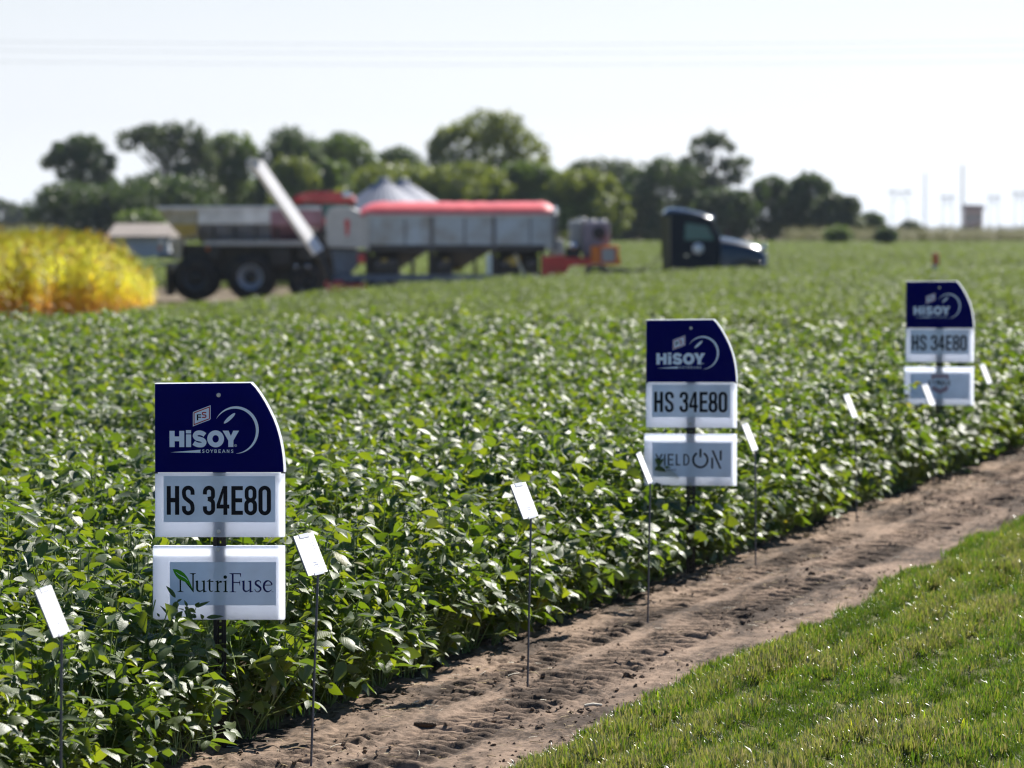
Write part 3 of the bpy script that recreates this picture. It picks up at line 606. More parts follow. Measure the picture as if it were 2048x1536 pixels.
# ------------------------------------------------------------------ lettering
class Ink:
    """flat print: polygons in photo pixels, each laid a hair above the one before"""
    def __init__(s, conv, y0=0.0, step=0.00004): s.conv = conv; s.v = []; s.f = []; s.y = y0; s.step = step
    def poly(s, pts):
        o = len(s.v)
        for p in pts: X, Z_ = s.conv(*p); s.v.append((X, s.y, Z_))
        s.f.append(list(range(o, o + len(pts)))); s.y -= s.step; return s
    def strip(s, A, B):
        """quads between two point rows (same offset: they only share edges)"""
        o = len(s.v); n = len(A)
        for p in list(A) + list(B): X, Z_ = s.conv(*p); s.v.append((X, s.y, Z_))
        s.f += [[o + i, o + i + 1, o + n + i + 1, o + n + i] for i in range(n - 1)]; s.y -= s.step; return s
    def rect(s, x0, y0, x1, y1): return s.poly([(x0, y0), (x1, y0), (x1, y1), (x0, y1)])
    def stroke(s, pts, w):
        n = len(pts); A, B = [], []
        for i, (x, y) in enumerate(pts):
            x0, y0 = pts[max(i - 1, 0)]; x1, y1 = pts[min(i + 1, n - 1)]
            dx, dy = x1 - x0, y1 - y0; l = math.hypot(dx, dy) or 1; ww = (w[i] if isinstance(w, (list, tuple)) else w) / 2
            A.append((x - dy / l * ww, y + dx / l * ww)); B.append((x + dy / l * ww, y - dx / l * ww))
        return s.strip(A, B)
    def ring(s, cx, cy, rx, ry, w, a0=0, a1=360, n=40, wy=None):
        A, B = [], []; wy = w if wy is None else wy
        for i in range(n + 1):
            a = R(a0 + (a1 - a0) * i / n); c, q = math.cos(a), math.sin(a)
            A.append((cx + rx * c, cy + ry * q)); B.append((cx + (rx - w) * c, cy + (ry - wy) * q))
        return s.strip(A, B)
    def disc(s, cx, cy, rx, ry=None, n=28):
        ry = ry or rx; return s.poly([(cx + rx * math.cos(2 * math.pi * i / n), cy + ry * math.sin(2 * math.pi * i / n)) for i in range(n)])
    def build(s, name, m, parent):
        me = bpy.data.meshes.new(name); me.from_pydata(s.v, [], s.f); me.materials.append(m); me.update()
        return link(bpy.data.objects.new(name, me), parent)
def spline(pts, k=6):
    """Catmull-Rom through points"""
    out = []; n = len(pts)
    for i in range(n - 1):
        p0, p1, p2, p3 = pts[max(i - 1, 0)], pts[i], pts[i + 1], pts[min(i + 2, n - 1)]
        for j in range(k):
            t = j / k
            out.append(tuple(0.5 * (2 * p1[q] + (p2[q] - p0[q]) * t + (2 * p0[q] - 5 * p1[q] + 4 * p2[q] - p3[q]) * t * t + (3 * p1[q] - p0[q] - 3 * p2[q] + p3[q]) * t ** 3) for q in range(len(p1))))
    out.append(tuple(pts[-1])); return out
def arc(cx, cy, rx, ry, a0, a1, n=10): return [(cx + rx * math.cos(R(a0 + (a1 - a0) * i / n)), cy + ry * math.sin(R(a0 + (a1 - a0) * i / n))) for i in range(n + 1)]

PXM = 520.0      # photo pixels per metre at the nearest sign; the sign's own frame: x from the post, z from the ground
def loc1(px, py): return ((px - 437) / PXM, CAMZ - (py - HOR) / PXM)
def conv_of(x0, y0, k): return lambda x, y: loc1(x0 + x / k, y0 + y / k)

def letter_S(ink, x0, x1, y0, y1, w):
    """rounded condensed S from straight and round pieces"""
    rx = (x1 - x0 - w) / 2; cx = (x0 + x1) / 2; ym = (y0 + y1) / 2; ry = (ym - y0 - w / 2) / 2 + w * 0.02
    t = [(x1 - w / 2, y0 + (y1 - y0) * 0.31)]
    top = arc(cx, y0 + w / 2 + rx, rx, rx, 0, -180, 12)
    bot = arc(cx, y1 - w / 2 - rx, rx, rx, 0, 180, 12)
    pts = t + top + spline([(x0 + w / 2, y0 + (y1 - y0) * 0.26), (x0 + w * 0.75, y0 + (y1 - y0) * 0.40), (cx, ym), (x1 - w * 0.75, y0 + (y1 - y0) * 0.60), (x1 - w / 2, y0 + (y1 - y0) * 0.74)], 6) + bot + [(x0 + w / 2, y0 + (y1 - y0) * 0.69)]
    q = [pts[0]]
    for p in pts[1:]:
        if math.hypot(p[0] - q[-1][0], p[1] - q[-1][1]) > 2: q.append(p)
    ink.stroke(q, w)
def loop0(ink, x0, x1, y0, y1, w):
    r = (x1 - x0) / 2; cx = (x0 + x1) / 2
    A = arc(cx, y0 + r, r, r, 180, 360, 14) + arc(cx, y1 - r, r, r, 0, 180, 14); A.append(A[0])
    r2 = r - w; B = arc(cx, y0 + r, r2, r - w * 0.95, 180, 360, 14) + arc(cx, y1 - r, r2, r - w * 0.95, 0, 180, 14); B.append(B[0])
    ink.strip(A, B)
def number_text(parent):
    k = Ink(conv_of(280, 740, 5.12), -0.0062)
    T, B_, w = 1190, 1486, 42; Mm = (T + B_) / 2
    k.rect(268, T, 310, B_).rect(353, T, 396, B_).rect(310, 1312, 353, 1358)
    letter_S(k, 424, 554, T - 4, B_ + 4, 41)
    # 3
    k.stroke([(660, 1276)] + arc(702, T + 58, 41, 41, 180, 360, 12) + [(743, 1280)] + arc(713, 1290, 30, 28, 0, 90, 6) + [(690, 1323)], 41)
    k.stroke([(690, 1323), (708, 1326)] + arc(703, 1368, 41, 38, -75, 0, 6) + [(744, B_ - 60)] + arc(702, B_ - 58, 42, 41, 0, 180, 12) + [(660, 1398)], 41)
    # 4
    k.poly([(850, T), (890, T), (890, 1378), (910, 1378), (910, 1422), (890, 1422), (890, B_), (850, B_), (850, 1422), (780, 1422), (780, 1380)][:0] or [(850, T), (890, T), (890, B_), (850, B_)])
    k.rect(780, 1380, 849.9, 1421).rect(890.1, 1380, 911, 1421)
    k.poly([(780, 1379.9), (846, T), (849.9, T), (849.9, 1262), (816, 1379.9)])
    # E
    k.rect(932, T, 975, B_).rect(975, T, 1050, T + 42).rect(975, 1315, 1043, 1357).rect(975, B_ - 42, 1050, B_)
    # 8
    loop0(k, 1069, 1190, T - 4, 1352, 40); loop0(k, 1064, 1195, 1318, B_ + 4, 42)
    loop0(k, 1210, 1338, T - 4, B_ + 4, 42)
    k.build('number_lettering', M['ink_black'], parent)
def logo(parent):
    cv = conv_of(330, 800, 10.24)
    k = Ink(cv, -0.0062)
    k.rect(85, 633, 190, 965).rect(285, 633, 388, 965).rect(190.2, 748, 284.8, 845)
    k.rect(422, 617, 528, 685).rect(424, 705, 528, 965)
    # S
    k.stroke(spline([(812, 716), (770, 688), (706, 671), (640, 684), (611, 737), (645, 785), (702, 800), (765, 822), (797, 868), (768, 915), (705, 924), (640, 912), (582, 878)], 6), [92] * 6 + [95] * 67)
    k.ring(1032, 796, 172, 174, 106, n=48, wy=98)
    k.poly([(1175, 627), (1298, 627), (1345, 738), (1291, 830)]).poly([(1395, 627), (1513, 627), (1397, 830), (1345, 738)])
    k.poly([(1345, 738.3), (1397, 830.2), (1397, 962), (1291, 962), (1291, 830.2)])
    k.ring(1442, 933, 26, 26, 6, n=20).rect(1434, 920, 1439, 946).ring(1443, 927, 7, 7, 4, -90, 90, 8)
    k.poly([(105, 1073), (725, 1020), (715, 1053), (725, 1083)])
    # thin subtitle
    a, b, w = 1015, 1083, 11
    def sS(x): k.stroke(spline([(x + 46, a + 13), (x + 26, a + 4), (x + 7, a + 17), (x + 24, a + 32), (x + 44, a + 50), (x + 26, b - 4), (x + 3, b - 14)], 4), w)
    sS(754); k.ring(866, 1049, 35, 36, w, n=24)
    k.stroke([(925, a), (952, 1050)], w).stroke([(979, a), (952, 1050)], w).rect(946, 1049, 958, b)
    k.rect(1007, a, 1018, b).ring(1036, 1031, 17, 17, w, -90, 90, 10).ring(1038, 1065, 19, 19, w, -90, 90, 10).rect(1018, a, 1036, a + w).rect(1018, 1043, 1038, 1053).rect(1018, b - w, 1038, b)
    k.rect(1090, a, 1101, b).rect(1101, a, 1137, a + w).rect(1101, 1043, 1132, 1054).rect(1101, b - w, 1137, b)
    k.stroke([(1168, b), (1198, a)], w).stroke([(1198, a), (1228, b)], w).rect(1180, 1058, 1216, 1067)
    k.rect(1262, a, 1273, b).rect(1302, a, 1313, b).stroke([(1266, a), (1309, b)], w)
    sS(1346)
    # crescent and bean
    A, B_ = [], []
    for i in range(61):
        t = i / 60; an = R(209 + (450 - 209) * t); wd = 62 * max(0.02, math.sin(math.pi * t)) ** 0.75
        A.append((1455 + 463 * math.cos(an), 613 + 485 * math.sin(an))); B_.append((1455 + (463 - wd) * math.cos(an), 613 + (485 - wd) * math.sin(an)))
    k.strip(A, B_)
    ca, sa = math.cos(R(-42.4)), math.sin(R(-42.4))
    k.poly([(1319 + 155 * math.cos(R(q)) * ca - 36 * math.sin(R(q)) * sa, 374 + 155 * math.cos(R(q)) * sa + 36 * math.sin(R(q)) * ca) for q in range(0, 360, 12)])
    k.build('logo_lettering', M['ink_white'], parent)
    # badge: pale lozenge, red band, pale field, two letters
    def loz(d): return [(567 + d, 540 - 1.5 * d), (567 + d, 265 + 0.3 * d), (575 + d, 248 + 0.4 * d), (592 + 0.6 * d, 236 + 0.9 * d), (930 - d, 107 + 1.5 * d), (930 - d, 382 - 0.3 * d), (922 - d, 398 - 0.4 * d), (905 - 0.6 * d, 411 - 0.9 * d)]
    e = Ink(cv, -0.0066); e.poly(loz(0)); eo = e.build('badge', M['ink_white'], parent)
    e2 = Ink(cv, -0.0068); e2.strip(loz(14) + loz(14)[:1], loz(34) + loz(34)[:1])
    e2.stroke(spline([(842, 256), (800, 255), (768, 258), (765, 285), (780, 303), (820, 308), (834, 325), (828, 350), (800, 355), (755, 355)], 4), 23)
    e2.build('badge_red_print', M['ink_red'], parent)
    e3 = Ink(cv, -0.0069); e3.rect(648, 292, 676, 418).rect(676.2, 292, 738, 314).rect(676.2, 340, 736, 364)
    e3.build('badge_black_print', M['ink_black'], parent)

SIGN_GROUP = 'blue and white crop signs along the field edge'
def make_sign(kind, label):
    t = empty('crop_sign', (0, 0, 0)); tag(t, label, 'sign', SIGN_GROUP)
    # post: hat-shaped channel with a row of holes (holes are modelled as gaps between short webs)
    px0, px1 = -0.024, 0.026
    m = MB()
    m.box((px0, 0.004, -0.30), (px0 + 0.012, 0.006, 1.37)); m.box((px1 - 0.012, 0.004, -0.30), (px1, 0.006, 1.37))
    m.box((px0 + 0.0122, 0.004, -0.30), (px0 + 0.0145, 0.030, 1.37)); m.box((px1 - 0.0145, 0.004, -0.30), (px1 - 0.0122, 0.030, 1.37))
    web_a, web_b = px0 + 0.0147, px1 - 0.0147
    m.box((web_a, 0.0275, -0.30), (web_a + 0.0065, 0.030, 1.37)); m.box((web_b - 0.0060, 0.0275, -0.30), (web_b, 0.030, 1.37))
    z = -0.30
    while z < 1.36:
        m.box((web_a + 0.0066, 0.0275, z), (web_b - 0.0061, 0.030, z + 0.0165)); z += 0.0255
    m.build('post', M['post'], t)
    x0 = (309 - 437) / PXM; x1 = (567 - 437) / PXM
    zj = loc1(0, 945)[1]; zt = loc1(0, 767)[1]; zb = loc1(0, 1075)[1]
    curve = [(1135, 128), (1185, 182), (1230, 245), (1280, 325), (1325, 410), (1368, 500), (1402, 590), (1430, 690), (1450, 790), (1464, 890), (1472, 985), (1474, 1047)]
    pr = [(x0, zj), (x0, zt)] + [conv_of(280, 740, 5.12)(a, b) for a, b in curve]
    for front in (True, False):
        y = -0.005 if front else 0.033
        pre = '' if front else 'rear_'
        prw = [(a + (0.005 if k > 1 else 0), b + (0.0015 if 0 < k < 3 else 0)) for k, (a, b) in enumerate(pr)]
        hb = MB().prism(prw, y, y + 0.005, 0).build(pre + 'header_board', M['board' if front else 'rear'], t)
        ys_ = (y - 0.0006, y - 0.0001) if front else (y + 0.0051, y + 0.0056)
        prb = [(a - (0.0015 if k > 1 else -0.0004), b - (0.0015 if 0 < k < 3 else 0)) for k, (a, b) in enumerate(pr)]
        MB().prism(prb, ys_[0], ys_[1], 0).build(pre + 'navy_panel', M['blue'], hb)
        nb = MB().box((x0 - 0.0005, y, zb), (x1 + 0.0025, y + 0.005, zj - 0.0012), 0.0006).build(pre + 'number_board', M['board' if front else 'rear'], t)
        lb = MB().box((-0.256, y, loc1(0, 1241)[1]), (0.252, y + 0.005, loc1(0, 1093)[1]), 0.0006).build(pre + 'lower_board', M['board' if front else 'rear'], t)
        if not front: continue
        logo(hb)
        ya = -0.0056
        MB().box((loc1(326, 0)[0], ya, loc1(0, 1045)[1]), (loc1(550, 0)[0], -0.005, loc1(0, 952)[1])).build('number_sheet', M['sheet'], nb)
        number_text(nb)
        sx0, sx1, sy0, sy1 = (338, 551, 1125, 1212) if kind == 1 else (327, 552, 1118, 1216)
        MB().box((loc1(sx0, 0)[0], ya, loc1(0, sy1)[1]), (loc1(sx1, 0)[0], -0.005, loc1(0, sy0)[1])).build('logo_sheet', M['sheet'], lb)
        lower_logo(kind, lb)
        for (sx, sy, pa) in ((437, 790, hb), (436, 1063, nb), (435, 1099, lb), (436, 1236, lb)):
            a, b = loc1(sx, sy); MB().cyl((a, -0.0095, b), (a, -0.005, b), 0.0072, 0.0088, 16).build('screw_cap', M['screw'], pa)
        for sgn, xx in ((-1, x0), (1, x1)):
            d = 0.011 if sgn < 0 else 0.010
            q = MB().box((xx - (0.002 if sgn < 0 else d), -0.0085, zj - 0.0035 - (0.001 if sgn < 0 else 0)), (xx + (d if sgn < 0 else 0.004), -0.0052, zj + 0.0008))
            q.box((xx - 0.0032 if sgn < 0 else xx + 0.0032, -0.0085, zj - 0.004), (xx - 0.0012 if sgn < 0 else xx + 0.0052, 0.040, zj + 0.001))
            q.build('cable_tie', M['tie'], nb)
    return t
def lower_logo(kind, lb):
    if kind == 1:
        cv = conv_of(330, 1110, 8.904)
        g1 = Ink(cv, -0.0062)
        # N
        g1.poly([(245, 445), (272, 452), (272, 640), (285, 657), (315, 663), (315, 671), (208, 671), (208, 663), (236, 656), (247, 640)])
        g1.poly([(335, 480), (372, 500), (410, 540), (450, 590), (489, 645), (497, 676), (489, 676)])
        g1.poly([(430, 332), (537, 332), (537, 342), (512, 348), (500, 362), (498, 676), (487, 676), (474, 640), (474, 362), (462, 348), (430, 342)])
        # u
        def u(k, dx, lo=671):
            k.poly([(524 + dx, 472), (577 + dx, 462), (577 + dx, 590), (540 + dx, 590), (540 + dx, 492)])
            k.stroke(spline([(558 + dx, 590), (562 + dx, 630), (590 + dx, 655), (630 + dx, 652), (668 + dx, 628)], 5), [37, 37, 36, 35, 34, 33, 32, 31, 30, 29, 28, 26, 24, 22, 20, 19, 18, 17, 16, 15, 14])
            k.poly([(628 + dx, 472), (697 + dx, 462), (697 + dx, 648), (730 + dx, 652), (730 + dx, 660), (666 + dx, 680), (664 + dx, 492)])
        u(g1, 0)
        # t
        g1.poly([(765, 480), (730, 488), (730, 478), (772, 455), (786, 434), (797, 434), (797, 600), (765, 600)]).rect(797.2, 470, 850, 489)
        g1.stroke(spline([(781, 600), (786, 640), (812, 660), (845, 648)], 5), [32, 31, 30, 29, 28, 27, 26, 24, 22, 20, 18, 16, 14, 12, 10, 8])
        # r
        g1.poly([(880, 482), (938, 460), (940, 640), (968, 663), (968, 671), (868, 671), (868, 663), (908, 650), (908, 492)])
        g1.stroke(spline([(938, 520), (955, 492), (985, 480)], 5), [10, 12, 14, 16, 18, 20, 22, 24, 26, 27, 28]); g1.disc(984, 486, 19)
        # i
        g1.poly([(1022, 484), (1084, 460), (1084, 650), (1112, 663), (1112, 671), (1022, 671), (1022, 663), (1052, 650), (1052, 492)]); g1.disc(1062, 402, 32)
        g1.build('green_black_lettering', M['ink_dkgreen'], lb)
        g2 = Ink(cv, -0.0063)
        g2.poly([(1138, 332), (1344, 332), (1344, 350), (1212, 350), (1212, 645), (1222, 660), (1257, 664), (1257, 672), (1138, 672), (1138, 664), (1172, 660), (1180, 645), (1180, 362), (1168, 348), (1138, 342)])
        g2.poly([(1322, 350.2), (1344, 350.2), (1344, 404), (1338, 404)]).rect(1212.2, 489, 1322, 507).poly([(1314, 489), (1328, 448), (1328, 555), (1322, 555), (1310, 507.2), (1310, 489)])
        u(g2, 831)
        g2.stroke(spline([(1696, 512), (1686, 478), (1648, 466), (1610, 486), (1608, 526), (1650, 560), (1688, 592), (1692, 630), (1655, 664), (1612, 658), (1588, 612)], 4),
                  [10, 12, 14, 16, 16, 18, 20, 24, 26, 28, 28, 30, 32, 34, 34, 36, 37, 38, 38, 38, 38, 36, 36, 34, 34, 34, 32, 30, 28, 26, 24, 22, 20, 18, 16, 14, 13, 12, 11, 10, 10])
        g2.stroke(spline([(1768, 545), (1888, 540), (1880, 500), (1838, 468), (1790, 480), (1756, 530), (1754, 600), (1790, 652), (1840, 660), (1890, 628)], 5), [14] * 5 + [16, 20, 22, 24, 24] + [24, 22, 20, 18, 18] + [18, 20, 24, 28, 30] + [32, 34, 35, 36, 37] + [37] * 5 + [36, 35, 34, 32, 30] + [28, 26, 24, 22, 20] + [18, 16, 14, 12, 10, 8])
        g2.rect(1888, 656, 1902, 659).rect(1894, 659, 1897, 672).rect(1905, 656, 1909, 672).rect(1918, 656, 1922, 672)
        g2.build('navy_lettering', M['ink_navy'], lb)
        g3 = Ink(cv, -0.0066)
        edge_t = [(123, 258), (200, 264), (270, 290), (330, 335), (385, 405), (430, 495), (460, 570), (487, 645)]
        edge_b = [(123, 258), (145, 320), (185, 390), (232, 440), (300, 470), (362, 498), (425, 555), (487, 645)]
        g3.strip(edge_t, edge_b); g3.build('leaf_print', M['ink_green'], lb)
        g4 = Ink(cv, -0.0068); g4.stroke(spline([(178, 312), (225, 352), (290, 388), (345, 420), (395, 468)], 4), [3, 5, 7, 8, 9, 10, 11, 12, 12, 12, 11, 10, 9, 8, 7, 5, 3])
        g4.build('leaf_vein_print', M['ink_white'], lb)
    elif kind == 2:
        k2 = 520 / 364.0   # second sign's photo scale to the first's
        def cv(x, y): return ((1260 + x / 6.827 - 1382) / 364.0, (loc1(0, 1093)[1]) - (840 + y / 6.827 - 858) / 364.0)
        k = Ink(cv, -0.0062); w = 19
        k.stroke([(355, 397), (398, 480)], w).stroke([(441, 397), (398, 480)], w).rect(389, 478, 407, 553)
        k.rect(469, 397, 487, 553)
        k.rect(520, 397, 539, 553).rect(539.2, 397, 600, 414).rect(539.2, 466, 592, 482).rect(539.2, 537, 600, 553)
        k.rect(630, 397, 649, 553).rect(649.2, 537, 690, 553)
        k.rect(732, 397, 751, 553).ring(768, 475, 48, 78, w, -90, 90, 18, wy=16).rect(751.2, 397, 768, 413).rect(751.2, 537, 768, 553)
        k.ring(965, 475, 112, 116, 28, -62, 242, 48).rect(952, 325, 980, 440)
        k.poly([(1118, 345), (1146, 345), (1254, 594), (1226, 594)]).rect(1114, 445, 1140, 594).rect(1230, 345, 1256, 480)
        k.build('power_lettering', M['ink_black'], lb)
        k = Ink(cv, -0.0062)
        x = 350
        for i, wd in enumerate((26, 20, 24, 12, 26, 22, 24, 20, 18, 26)):
            k.rect(x, 602 + (i % 3) * 2, x + wd * 0.6, 628); x += wd + 8
        k.build('small_print', M['ink_grey'], lb)
    else:
        def cv(x, y): return ((1800 + x / 12.8 - 1879) / 272.0, (loc1(0, 1093)[1]) - (720 + y / 12.8 - 729) / 272.0)
        k = Ink(cv, -0.0062); T, B_, w = 460, 590, 24
        k.rect(735, T, 759, B_).ring(760, 525, 52, 65, w, -90, 90, 14)
        k.stroke([(835, T), (880, 528)], w).stroke([(925, T), (880, 528)], w).rect(868, 528, 892, B_)
        k.rect(950, T, 974, B_).rect(1036, T, 1060, B_).stroke([(962, T), (1005, 545)], w).stroke([(1048, T), (1005, 545)], w)
        k.stroke([(1085, B_), (1132, T)], w).stroke([(1132, T), (1180, B_)], w).rect(1105, 545, 1160, 562)
        k.stroke([(1205, T), (1300, B_)], w).stroke([(1300, T), (1205, B_)], w)
        k.build('badge_lettering', M['ink_black'], lb)
        e = Ink(cv, -0.0061)
        e.poly([(815, 310), (1250, 310), (1250, 400), (815, 400)])
        e.poly([(805, 402), (880, 402), (880, 440), (805, 440)]).poly([(1185, 402), (1262, 402), (1262, 440), (1185, 440)])
        e.poly([(805, 615), (900, 615), (1032, 690), (1165, 615), (1262, 615), (1220, 725), (1032, 810), (850, 725)])
        e.build('badge_shape', M['ink_paler'], lb)

signs = [(1, 437, 15.385, 1.0, 'blue and white crop sign nearest the camera, green leaf printed on its lower board'),
         (2, 1382, 21.98, 5.5, 'blue and white crop sign with a round power-button symbol on its lower board'),
         (3, 1879, 29.41, 8.5, 'blue and white crop sign farthest away, pale red badge on its lower board')]
ZS = [loc1(0, 767)[1] - 0.0] * 3
for kind, px, d, yaw, lab in signs:
    o = make_sign(kind, lab); X = (px - 1024) / FPX * d
    top = {1: 767, 2: 640, 3: 563}[kind]; ztop = CAMZ - (top - HOR) / FPX * d
    o.location = (X, d, ztop - loc1(0, 767)[1]); o.rotation_euler = (0, 0, R(-yaw))

def sprig():
    d = 15.25; leaves = [(349, 1197, 330, 1171, 9), (352, 1205, 343, 1226, 13), (353, 1204, 363, 1198, 5), (341, 1238, 317, 1211, 6), (350, 1240, 362, 1224, 15), (347, 1243, 333, 1224, 7), (372, 1216, 366, 1202, 6), (374, 1221, 369, 1214, 9),
        (389, 1216, 419, 1203, 7), (390, 1217, 396, 1207, 11), (380, 1240, 372, 1226, 15), (383, 1238, 388, 1229, 13), (404, 1240, 400, 1230, 8), (412, 1236, 447, 1232, 9), (316, 1236, 311, 1228, 5)]
    stems = [(352, 1206, 356, 1262), (356, 1262, 350, 1330), (373, 1220, 377, 1250), (377, 1250, 362, 1320), (390, 1218, 381, 1240), (381, 1240, 372, 1300), (343, 1240, 352, 1280), (404, 1240, 396, 1290)]
    b = at(372, 1440, d); x0, y0 = b[0], d; zg = Z1(x0, d); t = tag(empty('weed_sprig', (x0, y0, zg)), 'thin dark sprig with slender leaves rising before the lower board of the nearest sign', 'weed')
    loc = lambda px, py, k: np.array([(px - 1024) / FPX * d - x0, 0.02 * math.sin(k * 2.3), CAMZ - (py - HOR) / FPX * d - zg])
    A = np.array([loc(p[0], p[1], i) for i, p in enumerate(leaves)]); B = np.array([loc(p[2], p[3], i + 0.3) for i, p in enumerate(leaves)])
    D = B - A; L_ = np.linalg.norm(D, axis=1); Nn = np.tile(np.array([[0.25, -0.9, 0.35]]), (len(A), 1)); wd = np.array([p[4] for p in leaves]) / 2 / PXM
    V, F, UV = leaflets(A, D, Nn, L_, wd, np.full(len(A), 0.35), np.full(len(A), 0.25), ROWS_HI)
    link(bpy.data.objects.new('foliage', raw_mesh('foliage', V, F, M['soy'], None, True, UV, {'rnd': np.full(len(V), 0.1)})), t)
    S0 = np.array([loc(p[0], p[1], i) for i, p in enumerate(stems)]); S1 = np.array([loc(p[2], p[3], i) for i, p in enumerate(stems)])
    R0 = S1[[1, 3, 5, 6, 7]]; R1 = np.array([[0.01 * k, 0.005 * k, 0.0] for k in range(5)])
    V, F = tubes(np.concatenate([S0, R0]), np.concatenate([S1, R1]), 0.0016)
    link(bpy.data.objects.new('stem', raw_mesh('stem', V, F, M['soystem'])), t)
sprig()

# ------------------------------------------------------------------ plot cards on rods
CARD_GROUP = 'white plot cards on thin rods along the plots'
CW, CH = 0.215, 0.158
def make_card(marks):
    t = empty('plot_stake', (0, 0, 0))
    # frame: x along the card, y towards its back, hinge at the card foot (0,0,0)
    c = MB().box((-CW / 2, -0.0015, 0), (CW / 2, 0.0015, CH), 0.0005).build('card', M['card'], t)
    MB().box((-0.055, -0.004, CH - 0.014), (0.05, 0.004, CH + 0.002), 0.001).build('clip', M['clip'], t)
    MB().box((-0.045, -0.004, -0.004), (0.06, 0.004, 0.008), 0.001).build('clip', M['clip'], t)
    for sg in (-1, 1): MB().box((sg * CW / 2 - 0.0026, 0.0016, 0.002), (sg * CW / 2 + 0.0026, 0.0040, CH - 0.002)).build('frame_strip', M['rod'], t)
    cv = lambda x, y: (x, y)
    if marks:
        k = Ink(cv, -0.0017, 0.00002)
        if marks > 1:
            k.ring(0.055, 0.115, 0.034, 0.021, 0.0022, n=30).rect(0.035, 0.117, 0.05, 0.121).rect(0.055, 0.117, 0.064, 0.121).rect(0.05, 0.106, 0.072, 0.1085)
            k.build('oval_print', M['ink_grey'], c); k = Ink(cv, -0.0017, 0.00002)
        k.rect(-0.012, 0.043, 0.034, 0.046).rect(-0.012, 0.033, 0.034, 0.0365).rect(-0.010, 0.0368, -0.006, 0.0428).rect(0.008, 0.0368, 0.012, 0.0428).rect(0.027, 0.0368, 0.031, 0.0428)
        k.build('code_print', M['ink_grey'], c); k = Ink(cv, -0.0017, 0.00002)
        for i in range(7): k.rect(-0.012 + i * 0.008, 0.024, -0.008 + i * 0.008, 0.028)
        k.build('digit_print', M['ink_grey'], c); k = Ink(cv, -0.0017, 0.00002)
        for i in range(5): k.rect(-0.085, 0.06 + i * 0.013, -0.085 + 0.02 + 0.006 * ((i * 7) % 4), 0.0615 + i * 0.013)
        k.build('text_print', M['ink_grey'], c)
    return t
cards = [  # top-left px,py ; foot px,py ; distance ; view angle to card plane ; rod foot px
 (120, 1271, 1165, 115, 12.55, 13.0, 2, 'white plot card on a rod standing in the leaves left of the nearest sign'),
 (635, 1149, 1068, 620, 14.9, 19.5, 2, 'white plot card with a printed oval, just right of the nearest sign'),
 (1062, 1036, 967, 1055, 17.2, 17.3, 1, 'white plot card standing alone between the nearest and middle signs'),
 (1301, 966, 906, 1296, 19.6, 5.6, 0, 'very narrow white plot card edge-on before the left side of the power-symbol sign'),
 (1511, 901, 846, 1512, 22.3, 8.6, 0, 'narrow white plot card just right of the sign with the power symbol'),
 (1711, 835, 787, 1714, 25.4, 8.8, 0, 'narrow white plot card alone between the middle and farthest signs'),
 (1866, 811, 770, 1868, 28.2, 10.5, 0, 'narrow white plot card leaning in front of the pale red badge'),
 (1980, 767, 725, 1978, 30.5, 9.5, 0, 'narrow white plot card at the right picture edge beyond the farthest sign')]
for fx, fy, ty, bx, d, va, marks, lab in cards:
    t = make_card(marks); tag(t, lab, 'plot card', CARD_GROUP)
    X, _, zc = at(fx, fy, d); ray = math.atan2(X, d)
    yaw_dir = ray + R(va)                       # card's long side points along (sin,cos) of this
    zg = Z1(X, d); xb = (bx - 1024) / FPX * d
    t.location = (X, d, zg)
    # tilt: how far the card leans back
    hv = (fy - ty) / FPX * d; tilt = math.acos(min(1, hv / CH))
    tilt = R(22)
    rot = Matrix.Rotation(math.pi / 2 - yaw_dir, 4, 'Z') @ Matrix.Rotation(-tilt, 4, 'X')
    for ch in list(t.children): ch.matrix_local = Matrix.Translation((0, 0, zc - zg)) @ rot
    MB().path([(xb - X, 0.0, -0.15), (xb - X + 0.001, 0, 0.02), (0, 0.002, zc - zg + 0.002)], 0.0045, 8).build('rod', M['rod'], t)

# ------------------------------------------------------------------ machines
M['steel'] = P('stainless_steel', (0.62, 0.64, 0.68), 0.34, metal=0.6, var=0.35, vscale=1.5)
M['galv'] = P('galvanized_panel', (0.36, 0.43, 0.50), 0.42, metal=0.35, var=0.3, vscale=1.2, dirt=(0.24, 0.24, 0.22))
M['ribgrey'] = P('dark_rib_grey', (0.11, 0.11, 0.12), 0.5, var=0.2)
M['cream'] = P('cream_paint', (0.50, 0.47, 0.36), 0.5, var=0.3, vscale=2.0, dirt=(0.30, 0.26, 0.16))
M['yellow'] = P('dusty_yellow_paint', (0.46, 0.33, 0.06), 0.5, var=0.3, vscale=3)
M['pink'] = P('faded_red_panel', (0.36, 0.20, 0.24), 0.4, metal=0.3, var=0.3, vscale=2)
M['red'] = P('machine_red', (0.50, 0.016, 0.022), 0.35, coat=0.5, var=0.3, vscale=3)
M['tarp'] = P('red_tarp', (0.72, 0.13, 0.12), 0.36, spec=0.6, var=0.25, vscale=1.6, bump=0.5, bscale=3)
M['black'] = P('black_chassis', (0.012, 0.012, 0.014), 0.5, var=0.4, vscale=4, dirt=(0.03, 0.027, 0.024))
M['rubber'] = P('tyre_rubber', (0.014, 0.014, 0.015), 0.8, var=0.4, vscale=6, dirt=(0.05, 0.042, 0.034))
M['rim'] = P('pale_rim', (0.34, 0.37, 0.42), 0.4, metal=0.3)
M['darkrim'] = P('dark_rim', (0.05, 0.05, 0.055), 0.5)
M['glass'] = P('teal_glass', (0.05, 0.16, 0.15), 0.08, spec=0.4)  # opaque; light of the field behind the panes put into the colour
M['conveyor'] = P('white_conveyor', (0.80, 0.78, 0.76), 0.32, var=0.15, vscale=2)
